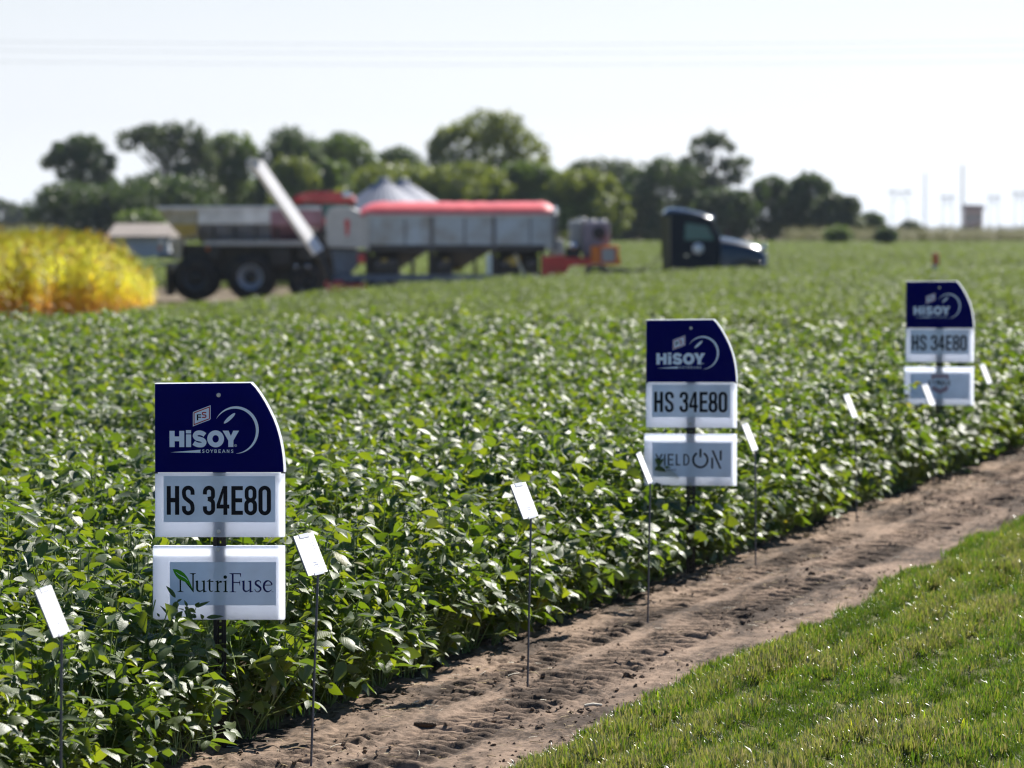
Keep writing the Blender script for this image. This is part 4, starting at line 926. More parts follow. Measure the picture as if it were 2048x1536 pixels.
M['bluegrey'] = P('bluegrey_paint', (0.10, 0.14, 0.20), 0.45, var=0.3, vscale=3)
M['truck'] = P('dark_truck_paint', (0.020, 0.030, 0.048), 0.22, coat=0.5, spec=0.4)
M['truck_shaded'] = P('shaded_cab_side_paint', (0.013, 0.019, 0.030), 0.4, spec=0.15)  # copy of the truck paint, darkened to put side shade into the colour
M['chrome'] = P('chrome', (0.75, 0.76, 0.78), 0.09, metal=1.0)
M['olive'] = P('olive_side_panel', (0.12, 0.115, 0.065), 0.5, spec=0.2)
M['orange'] = P('orange_paint', (0.75, 0.20, 0.012), 0.4, var=0.2, vscale=4)
M['mauve'] = P('grey_tank_plastic', (0.24, 0.21, 0.25), 0.5, var=0.25, vscale=2.5)
M['lightgrey'] = P('light_grey_plastic', (0.46, 0.46, 0.44), 0.5, var=0.2, vscale=2.5)
M['lamp_lens'] = P('lamp_lens', (0.75, 0.72, 0.66), 0.12, spec=0.9)
M['amber'] = P('amber_lens', (0.55, 0.14, 0.03), 0.2)
M['white'] = P('white_paint', (0.78, 0.78, 0.78), 0.4)
M['flag_orange'] = P('orange_marker_paint', (0.85, 0.16, 0.07), 0.5)

def prism_x(m, prof, x0, x1, bev=0.0):
    """profile [(y,z)...] extruded along x"""
    bm = bmesh.new(); a = [bm.verts.new((x0, p[0], p[1])) for p in prof]; b = [bm.verts.new((x1, p[0], p[1])) for p in prof]; n = len(prof)
    bm.faces.new(a); bm.faces.new(b[::-1])
    for i in range(n): bm.faces.new((a[i], b[i], b[(i + 1) % n], a[(i + 1) % n]))
    bmesh.ops.recalc_face_normals(bm, faces=bm.faces[:])
    if bev > 0: bmesh.ops.bevel(bm, geom=bm.edges[:], offset=bev, segments=2, profile=0.6, affect='EDGES')
    m.bm(bm); return m
class Frame:
    """measures a machine: photo pixels at its distance -> its own metres"""
    def __init__(s, Y, pxc, yaw=0.0):
        s.s = FPX / Y; s.X = (pxc - 1024) / s.s; s.zg = Z1(s.X, Y); s.Y = Y
    def x(s, px): return (px - 1024) / s.s - s.X
    def z(s, py): return CAMZ - (py - HOR) / s.s - s.zg
    def prof(s, pts): return [(s.x(a), s.z(b)) for a, b in pts]
    def root(s, name, label, cat, group=None):
        return tag(empty(name, (s.X, s.Y, s.zg)), label, cat, group)
def wheel(parent, x, y, z, r, wd, rim_r, rim_mat, name='wheel'):
    """side: the outer face looks towards -y"""
    m = MB()
    m.lathe([(rim_r, -wd / 2), (r * 0.86, -wd / 2 - 0.015), (r * 0.97, -wd / 2 + 0.06), (r, -wd / 4), (r, wd / 4), (r * 0.97, wd / 2 - 0.06), (r * 0.86, wd / 2), (rim_r, wd / 2)], (x, y, z), 'Y', 36)
    w_ = m.build(name, M['rubber'], parent)
    q = MB().lathe([(rim_r * 1.0, -wd / 2 + 0.0), (rim_r * 0.9, -wd / 2 + 0.01), (rim_r * 0.82, -wd / 2 + 0.10), (rim_r * 0.5, -wd / 2 + 0.14)], (x, y, z), 'Y', 30)
    q.lathe([(rim_r, -wd / 2), (rim_r, wd / 2)], (x, y, z), 'Y', 30)
    q.build('rim', rim_mat, w_)
    MB().lathe([(rim_r * 0.5, -wd / 2 + 0.139), (rim_r * 0.45, -wd / 2 + 0.05), (rim_r * 0.2, -wd / 2 + 0.03), (0.001, -wd / 2 + 0.03)], (x, y, z), 'Y', 20).build('hub', M['black'], w_)
    return w_

# --- dry spreader truck
f = Frame(140.0, 505); t = f.root('spreader_truck', 'dry fertilizer spreader truck with long grey hopper and red-roofed cab, parked at the left', 'truck')
W = 1.2
prism_x(MB(), [(-W, f.z(420)), (-W, f.z(448)), (-0.45, f.z(486)), (0.45, f.z(486)), (W, f.z(448)), (W, f.z(420))], f.x(402), f.x(590), 0.02).build('hopper', M['steel'], t)
prism_x(MB(), [(-W - 0.02, f.z(421)), (-W - 0.02, f.z(450)), (-0.47, f.z(487)), (0.47, f.z(487)), (W + 0.02, f.z(450)), (W + 0.02, f.z(421))], f.x(545), f.x(648), 0.02).build('hopper_front', M['pink'], t)
rl = MB(); prism_x(rl, [(-W - 0.06, f.z(413)), (-W - 0.06, f.z(420.5)), (-W + 0.05, f.z(420.5)), (-W + 0.05, f.z(413))], f.x(322), f.x(646), 0.015); rl.build('top_rail', M['steel'], t)
rl = MB(); prism_x(rl, [(W - 0.05, f.z(413)), (W - 0.05, f.z(420.5)), (W + 0.06, f.z(420.5)), (W + 0.06, f.z(413))], f.x(322), f.x(646), 0.015); rl.build('top_rail', M['steel'], t)
MB().prism(f.prof([(320, 417), (401, 419), (401, 472), (372, 478), (346, 450)]), -W + 0.06, W - 0.06, 0.02).build('rear_chute', M['cream'], t)
MB().prism(f.prof([(349, 449), (399, 447), (399, 468), (370, 474)]), -W + 0.02, -W + 0.055).build('warning_band', M['yellow'], t)
MB().prism(f.prof([(344, 480), (368, 478), (368, 515), (352, 520)]), -0.9, 0.9, 0.02).build('spinner_frame', M['cream'], t)
MB().box((f.x(322), -0.8, f.z(516)), (f.x(368), 0.8, f.z(505)), 0.02).build('spinner_deck', M['bluegrey'], t)
for yy in (-0.5, 0.5): MB().lathe([(0.001, 0.0), (0.36, 0.0), (0.36, 0.04), (0.10, 0.08), (0.001, 0.08)], (f.x(340), yy, f.z(530)), 'Z', 20).build('spinner_disc', M['steel'], t)
MB().box((f.x(368), -0.5, f.z(562)), (f.x(672), 0.5, f.z(489)), 0.03).build('chassis', M['black'], t)
MB().box((f.x(345), -1.05, f.z(545)), (f.x(366), 1.05, f.z(525)), 0.02).build('rear_bumper', M['cream'], t)
fd = MB(); prism_x(fd, [(-1.25, f.z(481)), (-1.25, f.z(491)), (-0.55, f.z(491)), (-0.55, f.z(485))], f.x(414), f.x(612), 0.012); fd.build('fender_rail', M['lightgrey'], t)
fd = MB(); prism_x(fd, [(0.55, f.z(485)), (0.55, f.z(491)), (1.25, f.z(491)), (1.25, f.z(481))], f.x(414), f.x(612), 0.012); fd.build('fender_rail', M['lightgrey'], t)
for k in range(5):
    xx = 430 + 42 * k; MB().prism(f.prof([(xx, 449), (xx + 5, 449), (xx + 5, 480), (xx, 480)]), -1.14, -1.08).build('hopper_brace', M['black'], t)
MB().box((f.x(420), -1.18, f.z(520)), (f.x(445), -0.75, f.z(494)), 0.02).build('tool_box', M['black'], t)
MB().box((f.x(545), -1.15, f.z(532)), (f.x(585), -0.55, f.z(496)), 0.04).build('fuel_tank', M['black'], t)
for sd in (-1, 1): MB().box((f.x(338), sd * 0.95 - 0.3, f.z(590)), (f.x(346), sd * 0.95 + 0.3, f.z(528)), 0.01).build('mud_flap', M['black'], t)
for pxw, rr, mm in ((395, 0.80, M['darkrim']), (505, 0.84, M['rim'])):
    for sd in (-1, 1): 
        wh = wheel(t, 0, 0, 0, rr, 0.62, rr * 0.53, mm); wh.location = (f.x(pxw), sd * 0.85, rr); wh.rotation_euler = (0, 0, 0 if sd < 0 else math.pi)
for sd in (-1, 1):
    wh = wheel(t, 0, 0, 0, 0.66, 0.5, 0.33, M['darkrim']); wh.location = (f.x(617), sd * 0.9, 0.66); wh.rotation_euler = (0, 0, 0 if sd < 0 else math.pi)
cabz = [(598, 406), (702, 406), (708, 440), (712, 455), (712, 505), (598, 505)]
cb_ = MB().prism(f.prof([(600, 452), (712, 452), (716, 470), (714, 520), (600, 520)]), -1.0, 1.0, 0.04).build('cab', M['black'], t)
MB().prism(f.prof([(640, 436), (664, 436), (664, 449), (640, 449)]), -1.012, -0.935, 0.01).build('cab_stripe', M['red'], t)
MB().prism(f.prof([(602, 407), (701, 407), (709, 451.5), (602, 451.5)]), -0.93, 0.93, 0.03).build('cab_glass', M['glass'], t)
for a, b in ((600, 607), (641, 647), (701, 708)):
    for sd in (-1, 1): MB().prism(f.prof([(a, 406), (b, 406), (b + (4 if a > 690 else 0), 452), (a + (4 if a > 690 else 0), 452)]), sd * 0.955 - 0.02, sd * 0.955 + 0.02).build('cab_pillar', M['black'], t)
MB().prism(f.prof([(588, 402), (594, 392), (620, 385), (680, 384), (705, 390), (713, 402), (708, 407), (592, 407)]), -1.08, 1.08, 0.04).build('cab_roof', M['red'], t)
for pxl in (692, 700): MB().lathe([(0.001, -0.12), (0.07, -0.11), (0.10, -0.04), (0.11, 0.03), (0.09, 0.06), (0.001, 0.06)], (f.x(pxl), -1.12, f.z(391)), 'Y', 16).build('work_light', M['chrome'], t)
MB().lathe([(0.001, -0.10), (0.07, -0.08), (0.11, -0.02), (0.11, 0.06), (0.001, 0.06)], (f.x(329), -0.95, f.z(484)), 'Y', 16).build('rear_light', M['lamp_lens'], t)
MB().lathe([(0.001, -0.08), (0.07, -0.06), (0.08, 0.06), (0.001, 0.06)], (f.x(325), -0.95, f.z(496)), 'Y', 14).build('rear_light', M['amber'], t)
MB().lathe([(0.001, -0.05), (0.07, -0.03), (0.07, 0.05), (0.001, 0.05)], (f.x(421), -1.2, f.z(497)), 'Y', 14).build('side_marker', M['amber'], t)
for pxl in (595, 619): MB().lathe([(0.001, -0.05), (0.05, -0.04), (0.07, 0.0), (0.05, 0.05), (0.001, 0.05)], (f.x(pxl), -1.18, f.z(532)), 'Y', 14).build('bright_bolt', M['chrome'], t)  # added chrome domes for the bright bolts at the front wheel

# --- seed tender trailer
f = Frame(134.0, 900); t = f.root('seed_tender_trailer', 'grey seed tender trailer with a red rolled tarp, white conveyor and red gooseneck deck', 'trailer')
W = 1.22
prism_x(MB(), [(-W, f.z(431)), (-W, f.z(488)), (-W + 0.02, f.z(498)), (W - 0.02, f.z(498)), (W, f.z(488)), (W, f.z(431))], f.x(737), f.x(1113), 0.015).build('hopper_body', M['galv'], t)
for a in (737, 865, 988, 1108):
    MB().box((f.x(a) - 0.06, -W - 0.05, f.z(500)), (f.x(a) + 0.06, -W - 0.002, f.z(430)), 0.01).build('side_rib', M['lightgrey'] if a in (737,) else M['ribgrey'], t)
MB().box((f.x(737), -W - 0.04, f.z(503)), (f.x(1090), -W - 0.002, f.z(490)), 0.012).build('lower_sill', M['black'], t)
for a, b in ((742, 862), (868, 986), (992, 1088)):
    c = (a + b) / 2; m = MB(); x0, x1, z0, z1 = f.x(a), f.x(b), f.z(498.5), f.z(536); xc0, xc1 = f.x(c - 17 - 18), f.x(c + 17 - 18)
    m.add([(x0, -W + .05, z0), (x1, -W + .05, z0), (x1, W - .05, z0), (x0, W - .05, z0), (xc0, -0.2, z1), (xc1, -0.2, z1), (xc1, 0.2, z1), (xc0, 0.2, z1)],
          [(0, 1, 5, 4), (1, 2, 6, 5), (2, 3, 7, 6), (3, 0, 4, 7), (4, 5, 6, 7), (3, 2, 1, 0)])
    h = m.build('hopper_bottom', M['black'], t)
    MB().box((xc0 + 0.05, -0.26, z1 - 0.12), (xc1 - 0.05, 0.26, z1 - 0.003), 0.02).build('discharge_gate', M['yellow'], h)
for a, b in ((744, 800), (868, 906), (992, 1040), (1046, 1078)):
    MB().box((f.x(a), -0.75, f.z(548.8)), (f.x(b), 0.75, f.z(508 + (a % 7))), 0.05).build('metering_unit', M['black'], t)
    MB().cyl((f.x(a + 8), -0.82, f.z(530)), (f.x(b - 6), -0.82, f.z(524)), 0.07, 0.07, 10).build('air_pipe', M['ribgrey'], t)
for a in (770, 893, 1015): MB().box((f.x(a - 5), -0.84, f.z(528)), (f.x(a + 6), -0.76, f.z(517)), 0.02).build('gate_motor', M['yellow'], t)
for a in (812, 930, 1060): MB().path([(f.x(a), -1.26, f.z(500)), (f.x(a), -1.26, f.z(436))], 0.018, 6).build('side_handle', M['ribgrey'], t)
# tarp: bowed sheet with ribs
prof = [(-W - 0.03, f.z(432))] + [(-W * math.cos(R(a)) * 1.02, f.z(429) + (f.z(403.5) - f.z(429)) * math.sin(R(a))) for a in range(0, 181, 12)] + [(W + 0.03, f.z(432))]
m = MB(); xs_ = np.linspace(f.x(722), f.x(1107), 34); vs = []
for i, xx in enumerate(xs_):
    e = min(1, (i + 0.6) / 3.0, (33 - i + 0.8) / 2.2); e = e ** 0.5; rip = 1 + 0.05 * math.sin(i * 1.9) * (i % 3 == 1)
    for (yy, zz_) in prof: vs.append((xx, yy, f.z(431) + (zz_ - f.z(431)) * e * rip if zz_ > f.z(431) else zz_))
k = len(prof); m.add(vs, [(i * k + j, i * k + j + 1, (i + 1) * k + j + 1, (i + 1) * k + j) for i in range(33) for j in range(k - 1)], True); m.build('tarp', M['tarp'], t)
MB().cyl((f.x(735), -W - 0.06, f.z(431)), (f.x(1108), -W - 0.06, f.z(431)), 0.035, 0.035, 10).build('tarp_roll_bar', M['lightgrey'], t)
MB().prism(f.prof([(1107, 431), (1107, 412), (1111, 411), (1115, 418), (1115, 431)]), -W, W, 0.02).build('end_cap', M['chrome'], t)
MB().prism(f.prof([(655, 432), (662, 418), (680, 413), (705, 416), (724, 424), (735.5, 437), (735.5, 496), (660, 494), (655, 480)]), -W, W, 0.04).build('rear_bulkhead', M['lightgrey'], t)
MB().prism(f.prof([(692, 441), (699, 437), (703, 444), (700, 472), (695, 472)]), -W - 0.012, -W - 0.003).build('bulkhead_mark', M['red'], t)
MB().box((f.x(668), -1.0, f.z(561)), (f.x(1095), -0.85, f.z(549)), 0.01).build('frame_rail', M['bluegrey'], t)
MB().box((f.x(668), 0.85, f.z(561)), (f.x(1095), 1.0, f.z(549)), 0.01).build('frame_rail', M['bluegrey'], t)
for a, wd in ((737, 8), (863, 11), (988, 11), (1085, 7), (826, 5), (950, 5)):
    for sd in (-1, 1): MB().box((f.x(a - wd / 2), sd * 0.925 - 0.05, f.z(549.2)), (f.x(a + wd / 2), sd * 0.925 + 0.05, f.z(502)), 0.008).build('frame_leg', M['black'], t)
MB().prism(f.prof([(664, 500), (733, 500), (733, 512), (700, 548), (672, 548)]), -0.8, 0.8, 0.02).build('hydraulic_box', M['bluegrey'], t)
MB().box((f.x(718), -1.1, f.z(526)), (f.x(733), -0.82, f.z(507)), 0.03).build('red_valve_box', M['red'], t)
MB().box((f.x(660), -1.12, f.z(582)), (f.x(735), -0.86, f.z(566)), 0.03).build('red_skid', M['red'], t)
for a in (700, 762):
    for sd in (-1, 1):
        wh = wheel(t, 0, 0, 0, 0.5, 0.5, 0.28, M['rim']); wh.location = (f.x(a), sd * 0.55, 0.5); wh.rotation_euler = (0, 0, 0 if sd < 0 else math.pi)
# conveyor
m = MB(); p0 = Vector((f.x(642), -1.75, f.z(504))); p1 = Vector((f.x(521), -1.75, f.z(329)))
d = (p1 - p0).normalized(); nrm = Vector((d.z, 0, -d.x))
tl = R(33); up_ = nrm * math.cos(tl) + Vector((0, -1, 0)) * math.sin(tl); sd_v = Vector((0, math.cos(tl), 0)) + nrm * math.sin(tl)
c0, c1 = p0, p1; hw_, ht_ = 0.27, 0.07
q_ = lambda c, a, b: c + sd_v * (a * hw_) + up_ * (b * ht_)
m.add([q_(c0, -1, -1), q_(c0, 1, -1), q_(c0, 1, 1), q_(c0, -1, 1), q_(c1, -1, -1), q_(c1, 1, -1), q_(c1, 1, 1), q_(c1, -1, 1)],
      [(0, 3, 2, 1), (4, 5, 6, 7), (0, 1, 5, 4), (1, 2, 6, 5), (2, 3, 7, 6), (3, 0, 4, 7)])
cv_ = m.build('conveyor', M['conveyor'], t)
MB().path([p0 + nrm * -0.2 + Vector((0, -0.02, 0)), p1 + nrm * -0.2 + Vector((0, -0.02, 0))], 0.028, 8).build('hydraulic_line', M['black'], cv_)
MB().prism(f.prof([(501, 322), (508, 317), (526, 321), (528, 331), (520, 334), (508, 337), (500, 333)]), -1.93, -1.57, 0.03).build('spout', M['lightgrey'], cv_)
MB().cyl(p0 + d * -0.02 + Vector((0, 0.0, 0)), (f.x(668), -1.75, f.z(566)), 0.13, 0.13, 14).build('conveyor_boot', M['black'], t)
MB().box((f.x(655), -1.85, f.z(575)), (f.x(690), -1.3, f.z(560)), 0.03).build('intake_hopper', M['red'], t)
MB().path([(f.x(606), -1.6, f.z(452)), (f.x(664), -1.15, f.z(470))], 0.035, 8).build('conveyor_arm', M['black'], t)
# gooseneck deck and what is bolted to it
MB().prism(f.prof([(1083, 512), (1128, 510), (1132, 515), (1238, 515), (1240, 529), (1140, 531), (1128, 549), (1083, 551)]), -1.15, 1.15, 0.02).build('gooseneck_deck', M['red'], t)
MB().box((f.x(1080), -1.0, f.z(556)), (f.x(1130), 1.0, f.z(551.3)), 0.01).build('deck_beam', M['black'], t)
MB().prism(f.prof([(1097, 509.5), (1097, 486), (1104, 478), (1122, 478), (1128, 486), (1128, 509.5)]), -0.95, -0.1, 0.06).build('small_tank', M['lightgrey'], t)
MB().box((f.x(1130), -0.9, f.z(514.6)), (f.x(1160), -0.2, f.z(494)), 0.05).build('engine', M['black'], t)
MB().lathe([(0.001, -0.14), (0.1, -0.1), (0.14, 0), (0.1, 0.1), (0.001, 0.14)], (f.x(1146), -0.95, f.z(492)), 'Y', 16).build('air_cleaner', M['chrome'], t)
MB().box((f.x(1138), 0.0, f.z(506)), (f.x(1164), 1.0, f.z(441)), 0.08).build('pale_tank', M['lightgrey'], t)
bx = MB().box((f.x(1165), -0.7, f.z(514.6)), (f.x(1219), 1.0, f.z(444)), 0.06).build('square_tank', M['mauve'], t)
MB().lathe([(0.001, 0.0), (0.22, 0.0), (0.20, -0.012), (0.001, -0.012)], (f.x(1197), -0.702, f.z(466)), 'Y', 18).build('tank_mark', M['black'], bx)
for pxl, yy in ((1164, 0.4), (1183, 0.2), (1203, 0.2)): MB().lathe([(0.16, 0), (0.16, 0.07), (0.13, 0.10), (0.001, 0.10)], (f.x(pxl), yy, f.z(444.5 if pxl > 1170 else 441.5)), 'Z', 16).build('tank_lid', M['lightgrey'], t)
ob = MB().box((f.x(1181), -1.2, f.z(527)), (f.x(1236), -0.72, f.z(491)), 0.04).build('orange_box', M['orange'], t)
MB().box((f.x(1202), -1.212, f.z(523)), (f.x(1228), -1.202, f.z(497))).build('box_label', M['lightgrey'], ob)
MB().box((f.x(1198), -1.215, f.z(527)), (f.x(1200.5), -1.202, f.z(491))).build('box_seam', M['red'], ob)
MB().path([(f.x(1030), -1.05, f.z(508)), (f.x(1047), -1.1, f.z(548))], 0.05, 8).build('landing_leg', M['lightgrey'], t)
MB().box((f.x(1020), -1.1, f.z(530)), (f.x(1040), -0.9, f.z(512)), 0.02).build('yellow_gate', M['yellow'], t)

# --- semi tractor
f = Frame(131.0, 1430); t = f.root('semi_tractor', 'dark blue-black semi tractor without sleeper, nose to the right, half hidden by soybeans', 'truck')
cab = MB().prism(f.prof([(1338, 424), (1420, 441), (1424, 446), (1438, 474), (1438, 552), (1338, 552)]), -1.0, 1.0, 0.05).build('cab', M['truck_shaded'], t)
bm = bmesh.new(); rws = []
for (px_, pt_, pb_) in ((1326, 424, 434), (1332, 417, 433), (1345, 415, 431), (1370, 418, 432), (1400, 425, 437), (1418, 432, 441), (1425, 439, 443)):
    X_, zt_, zb_ = f.x(px_), f.z(pt_), f.z(pb_); hh_ = zt_ - zb_
    rws.append([bm.verts.new((X_, yy, zb_ + k_ * hh_)) for yy, k_ in ((-1.05, 0), (-1.04, 0.35), (-0.92, 0.75), (-0.66, 0.95), (0, 1.0), (0.66, 0.95), (0.92, 0.75), (1.04, 0.35), (1.05, 0))])
for i in range(len(rws) - 1):
    for j in range(8): bm.faces.new((rws[i][j], rws[i][j + 1], rws[i + 1][j + 1], rws[i + 1][j]))
    bm.faces.new((rws[i][8], rws[i][0], rws[i + 1][0], rws[i + 1][8]))
bm.faces.new(rws[0]); bm.faces.new(rws[-1]); bmesh.ops.recalc_face_normals(bm, faces=bm.faces[:])
MB().bm(bm, True).build('roof_fairing', M['truck'], t)
for sd in (-1, 1): MB().prism(f.prof([(1323, 430), (1337, 427), (1337, 548), (1327, 548)]), sd * 1.02 - 0.02, sd * 1.02 + 0.02, 0.01).build('side_extender', M['olive'], t)
for sd in (-1, 1):
    y0 = sd * 1.006
    wn_ = MB().prism(f.prof([(1368, 446), (1412, 452), (1424, 477), (1424, 480), (1366, 480)]), y0 - 0.008, y0 + 0.008).build('side_window', M['glass'], t)
    dr = MB().prism(f.prof([(1362, 482), (1430, 482), (1430, 542), (1372, 545), (1362, 535)]), y0 - 0.006, y0 + 0.010, 0.004).build('door', M['truck_shaded'], t)
    MB().lathe([(0.001, -0.0), (0.18, -0.0), (0.18, sd * 0.008), (0.001, sd * 0.008)], (f.x(1393), y0 + sd * 0.014, f.z(497)), 'Y', 24).build('door_emblem', M['white'], dr)
    MB().box((f.x(1366), y0 + sd * 0.012, f.z(512)), (f.x(1374), y0 + sd * 0.04, f.z(509)), 0.004).build('door_handle', M['chrome'], dr)
ws = MB(); a, b = f.prof([(1425.5, 446), (1440, 473)]); ws.add([(a[0], -0.85, a[1]), (a[0], 0.85, a[1]), (b[0], 0.88, b[1]), (b[0], -0.88, b[1]), (a[0] - .03, -0.85, a[1] - .02), (a[0] - .03, 0.85, a[1] - .02), (b[0] - .03, 0.88, b[1] - .02), (b[0] - .03, -0.88, b[1] - .02)],
   [(0, 1, 2, 3), (7, 6, 5, 4), (0, 4, 5, 1), (1, 5, 6, 2), (2, 6, 7, 3), (3, 7, 4, 0)]); ws.build('windshield', M['glass'], t)
# hood, tapering to the nose
bm = bmesh.new(); sec = [(1438.5, 473, 0.95), (1465, 477, 0.9), (1495, 484, 0.82), (1515, 490, 0.76), (1526, 497, 0.7), (1531, 510, 0.66)]
rows_ = []
for (px_, py_, hw) in sec:
    X_, zt_ = f.x(px_), f.z(py_); zb_ = f.z(546)
    rows_.append([bm.verts.new((X_, yy * hw, zz_)) for yy, zz_ in ((-1, zb_), (-1, zt_ - 0.42), (-0.95, zt_ - 0.24), (-0.78, zt_ - 0.09), (0, zt_), (0.78, zt_ - 0.09), (0.95, zt_ - 0.24), (1, zt_ - 0.42), (1, zb_))])
for i in range(len(sec) - 1):
    for j in range(8): bm.faces.new((rows_[i][j], rows_[i][j + 1], rows_[i + 1][j + 1], rows_[i + 1][j]))
bm.faces.new(rows_[-1]); bmesh.ops.recalc_face_normals(bm, faces=bm.faces[:])
MB().bm(bm, True).build('hood', M['truck'], t)
MB().box((f.x(1531.5), -0.5, f.z(545)), (f.x(1534), 0.5, f.z(506)), 0.015).build('grille', M['chrome'], t)
for sd in (-1, 1):
    a_, b_ = sorted((sd * 0.72, sd * 1.15))
    out_ = [(1455, 550), (1457, 534), (1464, 523), (1478, 516.5), (1495, 515), (1513, 518.5), (1526, 528), (1531, 541), (1531, 550)]; inn = [(1522, 550), (1518, 538), (1508, 529), (1494, 526), (1480, 528), (1470, 536), (1466, 550)]
    MB().prism(f.prof(out_ + inn), a_, b_, 0.015).build('fender', M['truck'], t)
    MB().lathe([(0.001, -0.09), (0.08, -0.07), (0.12, 0.0), (0.12, 0.08), (0.001, 0.09)], (f.x(1517), sd * 1.0 + 0, f.z(529)), 'Y', 16).build('headlight', M['chrome'], t)
    wh = wheel(t, 0, 0, 0, 0.52, 0.32, 0.28, M['chrome']); wh.location = (f.x(1494), sd * 0.95, 0.52); wh.rotation_euler = (0, 0, 0 if sd < 0 else math.pi)
    for pxw in (1192, 1258):
        wh = wheel(t, 0, 0, 0, 0.52, 0.56, 0.28, M['darkrim']); wh.location = (f.x(pxw), sd * 0.88, 0.52); wh.rotation_euler = (0, 0, 0 if sd < 0 else math.pi)
    MB().box((f.x(1170), sd * 0.42 - 0.05, f.z(550)), (f.x(1345), sd * 0.42 + 0.05, f.z(539)), 0.01).build('frame_rail', M['black'], t)
    MB().cyl((f.x(1345), sd * 0.95, f.z(560)), (f.x(1405), sd * 0.95, f.z(560)), 0.3, 0.3, 20).build('fuel_tank', M['chrome'], t)
    MB().box((f.x(1421), sd * 1.12 - 0.05, f.z(468)), (f.x(1425), sd * 1.12 + 0.09 * sd, f.z(448)), 0.02).build('mirror', M['black'], t)
    MB().lathe([(0.001, -0.05), (0.06, -0.03), (0.07, 0.0), (0.001, 0.07)], (f.x(1422), sd * 0.7, f.z(434)), 'Z', 14).build('marker_lamp', M['chrome'], t)
MB().box((f.x(1527), -1.12, f.z(563)), (f.x(1537), 1.12, f.z(547)), 0.05).build('bumper', M['chrome'], t)
MB().lathe([(0.001, -0.10), (0.08, -0.08), (0.10, 0), (0.08, 0.08), (0.001, 0.10)], (f.x(1526), -0.35, f.z(494.5)), 'Y', 16).build('nose_glint', M['chrome'], t)  # chrome bulb added to throw a sun glint at the hood nose
for sd in (-1, 1): MB().prism(f.prof([(1168, 546), (1172, 534), (1184, 529), (1204, 529), (1214, 534), (1218, 546), (1212, 546), (1204, 536), (1182, 536), (1174, 546)]), min(sd * 0.6, sd * 1.15), max(sd * 0.6, sd * 1.15), 0.01).build('rear_fender', M['black'], t)
MB().box((f.x(1290), -0.9, f.z(548)), (f.x(1326), 0.9, f.z(541)), 0.02).build('deck_plate', M['lightgrey'], t)
MB().cyl((f.x(1225), 0, f.z(541)), (f.x(1225), 0, f.z(536)), 0.45, 0.45, 20).build('fifth_wheel', M['black'], t)
MB().path([(f.x(1327), -0.3, f.z(500)), (f.x(1300), -0.35, f.z(532)), (f.x(1270), -0.3, f.z(540))], 0.02, 6).build('air_line', M['black'], t)

# ------------------------------------------------------------------ marker posts in the field
def marker(px, py, pyb, Y, wd, mats, label):
    x, _, zt = at(px, py, Y); zg = Z1(x, Y); t = tag(empty('marker_post', (x, Y, zg)), label, 'marker')
    zt -= zg; zm = zt - 0.34
    MB().cyl((0, 0, -0.1), (0, 0, zm + 0.05), 0.016, 0.016, 10).build('stake', M['rod'], t)
    if len(mats) == 1: MB().prism([(-wd / 2, zm - 0.25), (wd / 2, zm - 0.25), (wd / 2, zt - 0.04), (wd / 4, zt), (-wd / 4, zt), (-wd / 2, zt - 0.04)], -0.03, -0.017, 0.003).build('marker_board', mats[0], t)
    else:
        MB().prism([(-wd / 2, zm), (wd / 2, zm), (wd / 2, zt), (-wd / 2, zt)], -0.03, -0.017, 0.003).build('upper_board', mats[0], t)
        MB().prism([(-wd / 2, zm - 0.24), (wd / 2, zm - 0.24), (wd / 2, zm - 0.002), (-wd / 2, zm - 0.002)], -0.03, -0.017, 0.003).build('lower_board', mats[1], t)
marker(978, 508, 550, 118, 0.16, [M['white']], 'white marker post standing in the soybeans before the trailer')
marker(1871, 506, 550, 112, 0.18, [M['flag_orange'], M['white']], 'orange and white marker post in the field above the farthest sign')

# ------------------------------------------------------------------ grain bins, shed, far building, pylons, wires
M['binroof'] = P('bin_roof_steel', (0.24, 0.255, 0.31), 0.7, metal=0.1, spec=0.3, var=0.2, vscale=0.6)
M['binwall'] = P('bin_wall_steel', (0.45, 0.47, 0.50), 0.5, metal=0.5, var=0.2, vscale=0.6)
def grain_bin(px, py, Y, rad, slope, label):
    x, _, zt = at(px, py, Y); zg = Z1(x, Y); t = tag(empty('grain_bin', (x, Y, zg)), label, 'grain bin', 'corrugated steel grain bins behind the trailer')
    zt -= zg; ze = zt - (rad - 0.45) * slope - 0.35; n = 96; vs = []; m = MB()
    for i in range(n):
        a = 2 * math.pi * i / n; k = 0.05 if i % 3 == 0 else 0
        vs.append(((rad + 0.12) * math.cos(a), (rad + 0.12) * math.sin(a), ze - 0.05 + k)); 
    for i in range(n):
        a = 2 * math.pi * i / n; k = 0.05 if i % 3 == 0 else 0
        vs.append((0.45 * math.cos(a), 0.45 * math.sin(a), zt - 0.35 + k * 0.6))
    m.add(vs, [(i, (i + 1) % n, n + (i + 1) % n, n + i) for i in range(n)]); m.build('roof', M['binroof'], t)
    MB().lathe([(0.5, zt - 0.35), (0.5, zt - 0.12), (0.001, zt)], (0, 0, 0), 'Z', 20).build('roof_cap', M['binroof'], t)
    pr_ = []; z = -0.1
    while z < ze: pr_ += [(rad, z), (rad + 0.04, z + 0.05)]; z += 0.1
    MB().lathe(pr_, (0, 0, 0), 'Z', 48).build('wall', M['binwall'], t)
grain_bin(767, 354, 330, 4.2, 0.75, 'left and nearer of two steel grain bins with cone roofs behind the trailer')
grain_bin(807, 356, 338, 4.4, 0.68, 'right of two steel grain bins with cone roofs behind the trailer')
f = Frame(235.0, 280); t = f.root('farm_shed', 'low pale shed with a tan roof between the corn block and the spreader', 'shed')
